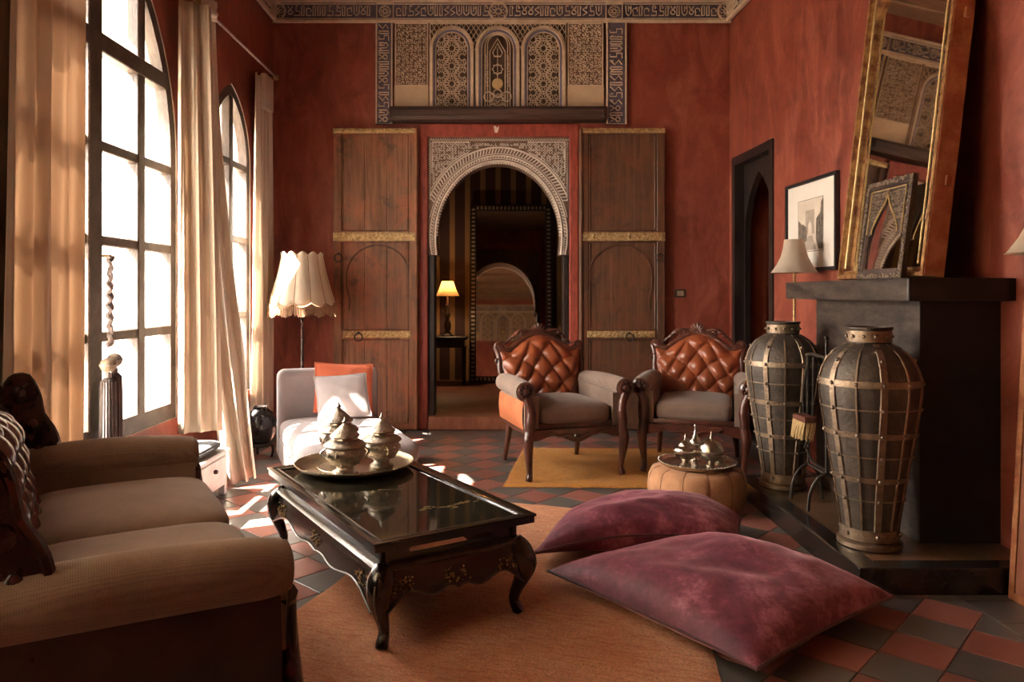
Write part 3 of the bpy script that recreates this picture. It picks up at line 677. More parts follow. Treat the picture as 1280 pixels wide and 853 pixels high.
# ---- big door leaves folded back against the wall
def leaf(nm, x0, x1, flip, label):
    ztop = 1.25+(367-161)/F*6.84; w = x1-x0; y = YB-.085
    r = struct(nm, label, (x0, y, .012)); h = ztop-.012
    zz = lambda py: H-(py-CY)/F*6.83-.012
    pm = 'door_wood' if not flip else 'door_wood_dimmed'
    X = (lambda u: w-u) if flip else (lambda u: u)      # u = 0 at the wall-side edge, w at the hinge
    def bar(u0, u1, z0, z1, f=0.0, b=.06, name='stile', m=pm, r_=.006):
        a, c = sorted((X(u0), X(u1))); return MB().rbox(a, c, -f, b, z0, z1, r_, 1).obj(name, m, r, 0)
    bar(0, .075, 0, h, .0); bar(w-.085, w, 0, h, .0); bar(w-.028, w-.006, 0, h, .02, name='hinge_post')
    bar(.07, w-.08, h-.05, h, 0, name='rail'); bar(.07, w-.08, zz(303), zz(288), 0, name='rail'); bar(.07, w-.08, zz(425), zz(412), 0, name='rail'); bar(.07, w-.08, 0, .06, 0, name='rail')
    for za, zb_ in ((zz(288), h-.05), (zz(412), zz(303)), (.06, zz(425))):
        n = 3; u0 = .078; pw = (w-.163)/n
        for i in range(n): bar(u0+i*pw+.0006, u0+(i+1)*pw-.0006, za, zb_, -.016-.0012*((i*7+int(za*10)) % 2), .055, 'plank', pm, .002)
        for u in (.088, w-.098): bar(u-.008, u+.008, za+.01, zb_-.01, -.006, .02, 'bead', pm, .005)
    for py, hh_, ua, ub in ((163.5, .042, .0, w-.01), (296, .075, .0, w-.01), (418, .058, .095, w-.07)):
        z = zz(py); a, c = sorted((X(ua), X(ub))); mb = MB(); n = 40
        rnd = random.Random(int(py)+flip*5)
        def bf(u, v, a=a, c=c, z=z, hh_=hh_, rnd=rnd): 
            return (a+(c-a)*u, -.008-.006*rnd.random()*(0 < v < 1)*(0 < u < 1), z+hh_*(v-.5)+(rnd.random()-.5)*.006*(v in (0, 1)))
        mb.grid(bf, n, 4); mb.loft([[(a, -.007, z-hh_/2), (a, .005, z-hh_/2), (a, .005, z+hh_/2), (a, -.007, z+hh_/2)], [(c, -.007, z-hh_/2), (c, .005, z-hh_/2), (c, .005, z+hh_/2), (c, -.007, z+hh_/2)]])
        mb.obj('brass_strip', 'brass_worn', r, 0)
    uc = w*.52; zs = zz(345); aw = w*.37
    pts = [(X(uc-aw*.93), zz(388)), (X(uc-aw*.90), zz(374)), (X(uc-aw*1.0), zz(360))]+[(X(uc-aw*cos(PI*k/16)), zs+aw*sin(PI*k/16)*.98) for k in range(17)]
    pts += [(X(uc+aw), zz(360)), (X(uc+aw*.98), zz(408))]
    MB().ribbon(pts, .014, .012, .016).obj('arch_bead', 'door_wood_dimmed', r, 40)
    for u, py in ((w*.30 if not flip else w*.42, 419), (.05, 320)):
        mb = MB(); mb.sweep([(X(u)+.035*cos(a), -.018, zz(py)-.02+.035*sin(a)) for a in [2*PI*k/16 for k in range(17)]], .006, 6); mb.ball((X(u), -.014, zz(py)+.018), .013, 8)
        mb.obj('ring_handle', 'iron', r)
    return r
leaf('door_1', bx(417)*.99, bx(523)*.99, False, 'weathered brown wooden door leaf with brass strips beside the tasselled lamp')
leaf('door_2', bx(724)*.99, bx(831)*.99, True, 'weathered wooden door leaf, shade toned into its colour, with brass strips beside the light switch')

# ---- the alcove room behind the arch
AY = 9.85; AX0, AX1 = -1.30, 1.45
fa = MB().box(AX0, AX1, YB+.30, AY, 0, .115); tag(fa.obj('floor_alcove', 'panel_wood', None, 0), 'brown floor of the room behind the arch', None, None, 'structure')
for nm, bxx in (('wall_alcove_back', (AX0-.1, AX1+.1, AY, AY+.1, 0, 3)), ('wall_alcove_left', (AX0-.1, AX0, YB+.3, AY, 0, 3)), ('wall_alcove_right', (AX1, AX1+.1, YB+.3, AY, 0, 3)), ('ceiling_alcove', (AX0-.1, AX1+.1, YB+.3, AY+.1, 3, 3.1))):
    tag(MB().box(*bxx).obj(nm, 'striped_wallpaper' if 'wall' in nm else 'ceiling_wood', None, 0), 'striped maroon wall or ceiling of the room behind the arch' if 'wall' in nm else 'ceiling of the room behind the arch', None, None, 'structure')
# ================================================================ FIREPLACE SIDE
fp = thing('fireplace', 'dark weathered stone chimney breast standing behind the tall vases', 'fireplace')
ms = thing('mantel_shelf', 'thick dark stone mantel shelf carrying the gilt mirror', 'mantel')
hh = thing('hearth', 'low black edged hearth platform under the tall vases', 'hearth')
CXF, CY0, CY1 = 1.90, 3.42, 4.54
HX, HY0, HY1, HZ = 1.48, 3.108, 4.72, .11
MB().slab([[(CY0, HZ+.004), (CY1, HZ+.004), (CY1, 1.2145), (CY0, 1.2145)], [(3.74, HZ+.02), (3.74, .72), (4.26, .72), (4.26, HZ+.02)]], .12, lambda a, b, c: (CXF+c, a, b)).obj('chimney_breast', 'mantel_stone', fp, 0)
MB().box(CXF+.001, XR(CY0)-.003, CY0-.004, CY0+.1, HZ+.004, 1.2145).obj('chimney_return', 'black_paint', fp, 0)
MB().box(CXF+.1, XR(CY1)-.003, CY1-.1, CY1-.001, HZ+.004, 1.2145).obj('chimney_return', 'black_paint', fp, 0)
fb = MB(); fb.box(CXF+.30, CXF+.34, 3.6, 4.4, HZ, .95); fb.box(CXF+.1, CXF+.32, 3.66, 3.73, HZ, .9); fb.box(CXF+.1, CXF+.32, 4.27, 4.34, HZ, .9); fb.box(CXF+.1, CXF+.32, 3.66, 4.34, .80, .86)
fb.obj('firebox', 'soot', fp, 0)
sh = MB().slab([[(1.80, 3.33), (1.80, 4.77), (XR(4.77)-.002, 4.77), (XR(3.33)-.002, 3.33)]], .104, lambda a, b, c: (a, b, 1.2155+c)).obj('shelf_slab', 'mantel_stone', ms, 0)
bv = sh.modifiers.new('bevel', 'BEVEL'); bv.width = .008; bv.segments = 2
fe = MB().slab([[(1.801, 3.322), (1.801, 3.332), (XR(3.33)-.002, 3.332), (XR(3.33)-.002, 3.322)]], .1, lambda a, b, c: (a, b, 1.2175+c)).obj('shelf_end', 'black_paint', ms, 0)
hb = MB().slab([[(HX+.10, HY0+.10), (HX+.10, HY1-.05), (XR(HY1)-.002, HY1-.05), (XR(HY0)-.007, HY0+.10)]], HZ-.002, lambda a, b, c: (a, b, c)).obj('hearth_top', 'hearth_slab', hh, 0)
MB().rbox(HX, HX+.10, HY0, HY1, 0, HZ+.003, .006, 2).obj('kerb', 'hearth_kerb', hh, 0)
MB().rbox(HX+.10, XR(HY0)-.006, HY0, HY0+.10, 0, HZ+.003, .006, 2).obj('kerb', 'hearth_kerb', hh, 0)
MB().rbox(HX+.10, XR(HY1)-.002, HY1-.05, HY1, 0, HZ+.003, .006, 2).obj('kerb', 'hearth_kerb', hh, 0)

# ---- tall vases strapped with metal
VP = [(.001, 0), (.128, 0), (.132, .012), (.126, .028), (.118, .034), (.118, .09), (.128, .16), (.150, .30), (.178, .46), (.200, .60), (.212, .70), (.210, .76), (.196, .81), (.165, .860), (.125, .895), (.094, .910), (.090, .915), (.090, .97), (.098, .974), (.099, .985), (.086, .985), (.080, .93), (.001, .92)]
RV = [(z, r) for r, z in VP[4:16]]
def vr(z): return interp(RV, z)
def vase(label, loc, rz, s):
    t = thing('studded_vase', label, 'vase', loc, rz, 'tall metal strapped vases on the hearth'); t.scale = (s, s, s)
    MB().lathe(VP, 40).obj('body', 'vase_body', t, 50)
    for z, hw, th in ((.740, .016, .006), (.515, .014, .006), (.315, .013, .006), (.628, .0035, .005), (.418, .0035, .005), (.222, .0035, .005), (.062, .028, .007)):
        MB().lathe([(vr(z-hw)-.002, z-hw), (vr(z-hw)+th, z-hw*.9), (vr(z)+th, z), (vr(z+hw)+th, z+hw*.9), (vr(z+hw)-.002, z+hw)], 40).obj('band', 'vase_band', t, 50)
    MB().lathe([(.089, .917), (.094, .919), (.094, .967), (.089, .969)], 32).obj('collar', 'vase_band', t, 40)
    MB().lathe([(.126, -.0), (.136, .003), (.136, .022), (.120, .034)], 32).obj('foot_ring', 'vase_band', t, 40)
    zs = [.08+(.91-.08)*k/22 for k in range(23)]
    def strap(w):
        mb = MB(); mb.loft([[(vr(z)+a, b*min(1, .35+vr(z)/.2), z) for a, b in ((-.002, -w), (.006, -w*.8), (.006, w*.8), (-.002, w))] for z in zs]); return mb
    wide = strap(.0165).obj('strap', 'vase_band', t, 0); thin = strap(.005).obj('strap', 'vase_band', t, 0)
    for k in range(1, 7):
        for o in (wide, thin):
            if k == 6: continue
            c = o.copy(); COL.objects.link(c); c.rotation_euler = (0, 0, PI/3*k+(PI/6 if o is thin else 0))
    thin.rotation_euler = (0, 0, PI/6)
    st = MB()
    for k in range(12):
        a = PI/6*k
        for z in ((.84, .740, .628, .515, .418, .315, .222, .062) if k % 2 == 0 else (.740, .515, .315)):
            r = vr(z)+.006; st.ball((r*cos(a), r*sin(a), z), .010, 8)
        st.ball((.096*cos(a), .096*sin(a), .943), .009, 8)
    st.obj('studs', 'vase_stud', t, 60)['kind'] = 'stuff'
vase('tall dark vase strapped with pale metal bands at the near corner of the hearth', (1.672, 3.42, HZ+.004), .35, 1.0)
vase('tall dark vase strapped with pale metal bands beside the right armchair', (1.665, 4.45, HZ+.004), .75, .985)

# ---- fireside tools
ft = thing('fire_tool_stand', 'black iron fire tool stand with hanging brush between the two vases', 'fire tools', (1.685, 4.03, HZ+.002), 0)
mb = MB()
for y in (-.13, .10): mb.sweep(sm([(-.095, y, .008), (-.085, y, .10), (-.05, y, .17), (0, y, .20), (.045, y, .16), (.07, y, .08), (.075, y, .008)], 4), .009, 8)
mb.sweep([(0, -.13, .20), (0, .10, .20)], .008, 8); mb.obj('arched_feet', 'iron', ft)
mb = MB(); mb.sweep([(0, -.13, .20), (0, -.13, .90)], .007, 8); mb.ball((0, -.13, .905), .014, 8); mb.sweep([(0, .10, .20), (0, .10, .80)], .007, 8); mb.obj('posts', 'iron', ft)
MB().sweep([(0, -.15, .80), (-.02, 0, .815), (0, .12, .80)], .010, 8).obj('crossbar', 'iron', ft)
MB().sweep([(-.03, -.04, .80), (-.035, -.04, .45)], .006, 6).obj('poker', 'iron', ft)
MB().sweep([(-.03, .04, .80), (-.03, .04, .34), (-.045, .04, .30)], .006, 6).obj('tongs', 'iron', ft)
mb = MB(); mb.sweep(sm([(-.05, -.02, .79), (-.075, -.015, .62), (-.07, -.01, .50)], 4), .006, 6); mb.obj('brush_handle', 'iron', ft)
MB().rbox(-.10, -.03, -.09, .07, .455, .487, .006, 1).obj('brush_block', 'broom_wood', ft, 0)
mb = MB(); rnd = random.Random(3)
for i in range(5):
    for j in range(12):
        x = -.095+i*.014; y = -.085+j*.0135; mb.sweep([(x, y, .458), (x-.012+(rnd.random()-.5)*.014, y*1.1+.012+(rnd.random()-.5)*.014, .37-.012*rnd.random())], [.0055, .003], 4)
mb.obj('bristles', 'straw', ft, 0)['kind'] = 'stuff'
MB().sweep(sm([(-.03, .05, .30), (-.02, 0, .24), (0, -.08, .22), (.0, -.13, .215)], 4), .007, 6).obj('hook_bar', 'iron', ft)

# ---- large leaning mirror
LM = -PI/2+RANG
MZ = 1.3215
mw, mh, mt = .88, 1.66, .115
lm = thing('leaning_mirror', 'tall gilt framed mirror leaning on the mantel shelf', 'mirror', (1.935, 3.90, MZ+.0105), LM); lm.rotation_euler = (-mt, 0, -PI/2)
def frame_mb(w, h, fw, d0, d1, prof=None):
    mb = MB(); pr = prof or [(0, 0), (.0, 1), (.35, 1), (.5, .75), (.8, .85), (1, .35), (1, 0)]
    cs = [(-w/2, 0), (w/2, 0), (w/2, h), (-w/2, h)]; inw = [(1, 1), (-1, 1), (-1, -1), (1, -1)]; secs = []
    for k in (0, 1, 2, 3, 0): secs.append([(cs[k][0]+inw[k][0]*p*fw, d1-(d1-d0)*q, cs[k][1]+inw[k][1]*p*fw) for p, q in pr])
    return mb.loft(secs, False)
frame_mb(mw, mh, .054, 0.0, .075).obj('frame', 'gilt', lm, 30)
sd = MB(); sd.box(-mw/2, -mw/2+.01, .006, .098, 0.004, mh); sd.box(mw/2-.01, mw/2+.004, .006, .098, .004, mh); sd.box(-mw/2, mw/2, .006, .098, mh-.01, mh); sd.box(-mw/2, mw/2, .006, .098, 0.0, .010)
sd.obj('frame_side', 'gilt_side', lm, 0)
bd = MB()
for z0_, z1_, x_ in ((.06, mh-.06, -mw/2+.068), (.06, mh-.06, mw/2-.068)): bd.sweep([(x_, .012, z0_), (x_, .012, z1_)], .006, 6)
bd.obj('inner_bead', 'gilt_pale', lm)
MB().box(-mw/2+.05, mw/2-.05, .040, .046, .05, mh-.05).obj('mirror_glass', 'mirror', lm, 0)
MB().box(-mw/2+.02, mw/2-.02, .078, .094, .02, mh-.02).obj('backboard', 'frame_black', lm, 0)
for s in (-1, 1):
    MB().slab([[(s*(mw/2-.055), mh-.055), (s*(mw/2-.055), mh-.17), (s*(mw/2-.15), mh-.055)]], .03, lambda a, b, c: (a, .012+c, b)).obj('corner_ornament', 'gilt', lm, 0)
for z in (.42, 1.2): MB().rbox(mw/2-.002, mw/2+.018, .05, .08, z, z+.05, .003, 1).obj('bracket', 'gilt_side', lm, 0)

# ---- small carved arch frame standing in front of it
sf = thing('carved_arch_frame', 'small carved wooden arch frame propped against the gilt mirror', 'frame', (1.865, 3.735, MZ+.002), LM); sf.rotation_euler = (-.13, 0, LM)
sw, shh = .40, .50
frame_mb(sw, shh, .045, 0, .026).obj('border', 'carved_dark', sf, 30)
crv = MB(); rnd = random.Random(8)
def spot(x, z, r): crv.ribbon(arc(x, z, r, rnd.random()*6, rnd.random()*6+4.4, 6), r*.6, .004, -.0005)
for k in range(28):
    z = .012+k*.0176
    for x in (-sw/2+.014, sw/2-.014): spot(x+(rnd.random()-.5)*.008, z, .0085)
for k in range(20):
    x = -sw/2+.022+k*.0187
    for z in (.014, shh-.014): spot(x, z+(rnd.random()-.5)*.008, .0085)
oa = [(-.115, .23), (-.112, .255), (-.085, .30), (-.05, .345), (-.025, .375), (-.008, .405), (0, .432)]
hole = [(-.155, .040), (-.150, .21)]+oa+[(-x, z) for x, z in reversed(oa[:-1])]+[(.150, .21), (.155, .040)]
sp_ = [(-.157, .215), (-.157, .457), (.157, .457), (.157, .215)]
MB().slab([sp_+[(-x, z) for x, z in oa[:-1]]+list(reversed(oa))], .014, lambda a, b, c: (a, .006+c, b)).obj('spandrel', 'carved_dark', sf, 0)
for i in range(11):
    for j in range(9):
        x = .02+i*.0135; z = .30+j*.0165; lim = interp([(z_, -x_) for x_, z_ in oa], z)
        if x > lim+.014 and x < .145:
            for s in (1, -1): crv.ribbon(arc(s*x, z, .006, rnd.random()*6, rnd.random()*6+4.4, 6), .0036, .004, .006)
crv.obj('carving', 'carved_light', sf, 0)['kind'] = 'stuff'
gl = MB(); gl.ribbon([(-.152, .23), (-.152, .450), (.152, .450), (.152, .23)], .009, .005, .004); gl.ribbon(oa+[(-x, z) for x, z in reversed(oa[:-1])], .009, .005, .004); gl.ribbon([(0, .432), (0, .450)], .008, .005, .004)
gl.obj('gilt_line', 'gilt_pale', sf, 0)
MB().rbox(-.155, .155, .004, .02, .034, .05, .003, 1).obj('bottom_rail', 'carved_dark', sf, 0)

# ---- framed print on the wall
PY0, PY1, PZ0, PZ1 = 4.876, 5.65, 1.405, 2.05
pc = thing('framed_print', 'black framed street print with wide cream mount on the red wall', 'picture', (XR((PY0+PY1)/2)-.003, (PY0+PY1)/2, PZ0), LM)
pw, ph = PY1-PY0, PZ1-PZ0
frame_mb(pw, ph, .024, -.028, 0.0, [(0, 0), (0, 1), (1, 1), (1, 0)]).obj('frame', 'frame_black', pc, 0)
MB().box(-pw/2+.02, pw/2-.02, -.012, -.001, .02, ph-.02).obj('mount', 'paper', pc, 0)
MB().box(-.185, .185, -.0145, -.0115, .145, .50).obj('print', 'print_paper', pc, 0)
ik = MB(); edge(ik, -.19, .19, .14, .505, -.0145, .006, .0006)
def quad(m_, pts): m_.slab([pts], .0008, lambda a, b, c: (a, -.0146-c, b))
quad(ik, [(-.185, .16), (-.185, .37), (-.12, .33), (-.09, .20), (-.11, .16)]); quad(ik, [(.185, .15), (.185, .49), (.16, .47), (.15, .40), (.09, .36), (.085, .22), (.12, .15)]); quad(ik, [(-.09, .20), (-.12, .34), (-.05, .31), (-.05, .22)])
ik.obj('ink_drawing', 'ink', pc, 0)
ig = MB(); quad(ig, [(-.07, .26), (-.07, .43), (.06, .43), (.06, .26), (.025, .26), (.02, .33), (-.005, .355), (-.03, .33), (-.035, .26)]); quad(ig, [(-.09, .15), (-.03, .25), (.03, .25), (.09, .15)]); ig.obj('grey_wash', 'ink_light', pc, 0)
for k in range(5):
    m_ = MB(); quad(m_, [(.10+k*.016, .25+k*.02), (.112+k*.016, .25+k*.02), (.112+k*.016, .33+k*.02), (.10+k*.016, .33+k*.02)]); m_.obj('ink_detail', 'ink_light' if k % 2 else 'ink', pc, 0)

# ---- floor lamps on the fireplace side
def slim_lamp(label, loc, zb):
    t = thing('floor_lamp', label, 'lamp', loc, 0, 'slim brass floor lamps by the fireplace wall')
    MB().lathe([(.001, 0), (.086, 0), (.09, .008), (.084, .02), (.03, .03), (.012, .05), (.001, .05)], 24).obj('base', 'brass_worn', t, 40)
    MB().sweep([(0, 0, .03), (0, 0, zb+.05)], .0085, 10).obj('pole', 'brass_worn', t)
    pr = [(.157, zb), (.150, zb+.004), (.115, zb+.055), (.088, zb+.11), (.073, zb+.17), (.066, zb+.225)]
    MB().loft([[(r*cos(2*PI*k/32)*(1+.018*cos(8*2*PI*k/32)), r*sin(2*PI*k/32)*(1+.018*cos(8*2*PI*k/32)), z) for k in range(32)] for r, z in pr+[(r-.003, z) for r, z in reversed(pr)]], False).obj('lamp_shade', 'shade_cream', t, 50)
    MB().sweep([(.064, 0, zb+.2), (0, 0, zb+.2), (-.064, 0, zb+.2)], .003, 6).obj('shade_carrier', 'brass_worn', t)
    mb = MB().ball((0, 0, zb+.10), .03, 10); mb.lathe([(.014, zb+.03), (.014, zb+.075)], 8); mb.obj('unlit_bulb', 'white_paint', t)
slim_lamp('slim brass floor lamp with flared cream shade in front of the framed print', (1.985, 5.10, .0), 1.39)
slim_lamp('slim brass floor lamp with flared cream shade beside the leaning brown board', (1.857, 2.50, .0), 1.385)
# ---- brown panel leaning against the wall
lp = thing('wooden_board', 'brown wooden board leaning against the wall beside the hearth', 'board', (2.105, 2.72, 0.0), LM); lp.rotation_euler = (-.055, 0, LM)
MB().rbox(-.36, .36, 0, .03, 0.002, 1.34, .003, 1).obj('face', 'panel_wood', lp, 0)
frame_mb(.74, 1.34, .03, -.006, .034, [(0, 0), (0, 1), (1, 1), (1, 0)]).obj('edge_frame', 'gilt_side', lp, 0)
# ---- switch
sw_ = thing('light_switch', 'small brown light switch on the red wall beside the door leaf', 'switch', (bx(850), YB, bz(372)), 0)
MB().rbox(-.052, .052, -.014, -.0005, 0, .075, .004, 1).obj('plate', 'plastic_brown', sw_, 0)
MB().rbox(-.030, .030, -.019, -.010, .016, .060, .003, 1).obj('rocker', 'bone_inlay', sw_, 0)

# ================================================================ ALCOVE THINGS
am = thing('standing_mirror', 'tall dark standing mirror with bone inlay frame in the room behind the arch', 'mirror', ((639-CX)/F*9.62, 9.62, .118), 0); AT = .135
am.rotation_euler = (-AT, 0, 0)
aw_, ah_ = 1.06, 2.30
am.location.y = 9.80-.03; am.location.y -= 0.0
frame_mb(aw_, ah_, .085, -.03, .02, [(0, 0), (0, 1), (1, 1), (1, 0)]).obj('frame', 'black_wood', am, 0)
mb = MB()
for k in range(42):
    z = .04+k*.0535
    for x in (-aw_/2+.045, aw_/2-.045): mb.box(x-.022, x+.022, -.034, -.02, z-.013, z+.013)
for k in range(18):
    x = -aw_/2+.10+k*.0508
    for z in (.045, ah_-.045): mb.box(x-.013, x+.013, -.034, -.02, z-.022, z+.022)
mb.obj('inlay', 'bone_inlay', am, 0)['kind'] = 'stuff'
MB().box(-aw_/2+.075, aw_/2-.075, -.004, .004, .075, ah_-.075).obj('mirror_glass', 'mirror_dim', am, 0)
am.location = ((639-CX)/F*9.5, 9.80-ah_*sin(AT), .121)
# console and lamp
tx, ty = (559-CX)/F*9.3, 9.3
ct = thing('console_table', 'small dark console table under the lit lamp behind the arch', 'table', (tx-.09, ty+.12, .117), 0)
MB().rbox(-.34, .34, -.16, .16, .56, .60, .008, 1).obj('table_top', 'black_wood', ct, 0)
MB().rbox(-.30, .30, -.13, .13, .46, .56, .006, 1).obj('drawer_box', 'black_wood', ct, 0)
for x in (-.29, .29):
    for y in (-.12, .12): MB().sweep([(x, y, 0), (x, y, .25), (x, y, .47)], [.016, .022, .026], 8).obj('leg', 'black_wood', ct)
tl = thing('table_lamp', 'lit table lamp with small glowing pleated shade and turned stem', 'lamp', (tx, ty+.06, .718), 0)
MB().lathe([(.001, 0), (.075, 0), (.075, .015), (.05, .03), (.028, .06), (.040, .09), (.046, .14), (.030, .20), (.022, .22), (.036, .25), (.036, .29), (.018, .32), (.028, .36), (.016, .40), (.012, .46), (.012, .53), (.001, .53)], 20).obj('stem', 'carved_dark', tl, 50)
pr = [(.148, .50), (.144, .505), (.108, .58), (.072, .68), (.068, .685)]
MB().loft([[(r*cos(2*PI*k/40), r*sin(2*PI*k/40), z) for k in range(40)] for r, z in pr+[(r-.003, z) for r, z in reversed(pr)]], False).obj('lamp_shade', 'shade_warm', tl, 50)
MB().ball((0, 0, .575), .022, 10).obj('bulb', 'bulb', tl)
ll = bpy.data.lights.new('table_lamp_light', 'POINT'); ll.energy = 6.5; ll.color = (1, .70, .40); ll.shadow_soft_size = .03
lo = bpy.data.objects.new('table_lamp_light', ll); COL.objects.link(lo); lo.parent = tl; lo.location = (0, 0, .62)
# ================================================================ SEATING
def spiral(c, r0, r1, turns, a0, s, n=18):      # flat scroll in the xz plane
    return [(c[0]+lerp(r0, r1, k/n)*cos(a0+s*2*PI*turns*k/n), c[1], c[2]+lerp(r0, r1, k/n)*sin(a0+s*2*PI*turns*k/n)) for k in range(n+1)]
def shell(mb, cx, y, cz, r, n=7):
    for k in range(n):
        a = PI*(.12+.76*k/(n-1)); L_ = r*(.78+.22*sin(a))
        mb.sweep([(cx, y, cz), (cx+L_*.5*cos(a), y-.014, cz+L_*.5*sin(a)), (cx+L_*cos(a), y-.004, cz+L_*sin(a))], [r*.10, r*.17, r*.10], 8)
    mb.ball((cx, y-.008, cz), r*.22, 8)
def tufted(hw, z0, top, yb, lean, cols, rows, A, bul, nu, nv):
    # front skin and rear skin of a buttoned back; hw(v) half width, top(u) height of the upper edge
    def base(u, v):
        z = z0+(top(u)-z0)*v; return (u*hw(v), yb+lean*(z-z0), z)
    def fn(a, v):
        u = 2*a-1; x, y, z = base(u, v)
        e = (1-abs(u)**6)*(1-max(0, 2*v-1)**8)*min(1, v*6+.3)
        s = (u*cols+v*rows)/2; t = (u*cols-v*rows)/2
        q = (abs(sin(PI*s))*abs(sin(PI*t)))**.42
        return (x, y-(bul*(.35+.65*e)+A*q*e), z)
    front = MB().grid(fn, nu, nv)
    rear = MB().grid(lambda a, v: (lambda p: (p[0]*.995, p[1]+.05+.03*(1-(2*a-1)**2), p[2]))(base(2*a-1, v)), 20, 12)
    rim = []
    for a, v in [(k/40, 1) for k in range(41)]: rim.append((fn(a, v), base(2*a-1, v)))
    bt = []
    for i in range(-14, 15):
        for j in range(-14, 15):
            u = (i+j)/cols; v = (i-j)/rows
            if abs(u) < .93 and .10 < v < .93:
                x, y, z = fn((u+1)/2, v); bt.append((x, y, z))
    return front, rear, base, fn, bt
def cabriole(mb, x, y, h, s, out=.035, fr=1.0, r=1.0):   # s = outward x sign, fr = outward y sign
    pts = [(x, y, h), (x+s*out*.5, y+fr*out*.5, h*.86), (x+s*out*.9, y+fr*out*.9, h*.70), (x+s*out*.4, y+fr*out*.4, h*.40), (x+s*out*.05, y+fr*out*.05, h*.16), (x+s*out*.35, y+fr*out*.35, h*.05), (x+s*out*.5, y+fr*out*.5, 0)]
    rad = [.034, .034, .031, .022, .017, .021, .019]
    pts = sm([p+(q*r,) for p, q in zip(pts, rad)], 4)
    mb.sweep([p[:3] for p in pts], [p[3] for p in pts], 10)
def arm_section(s, xi, xo, zb, rc, zc, rr, y):
    pts = [(s*xi, y, zb), (s*xi, y, zc-.03)]
    for k in range(15):
        a = R(205)-R(285)*k/14; pts.append((s*(rc+rr*cos(a)), y, zc+rr*sin(a)))
    pts += [(s*xo, y, zc-.06), (s*xo, y, zb)]
    return pts

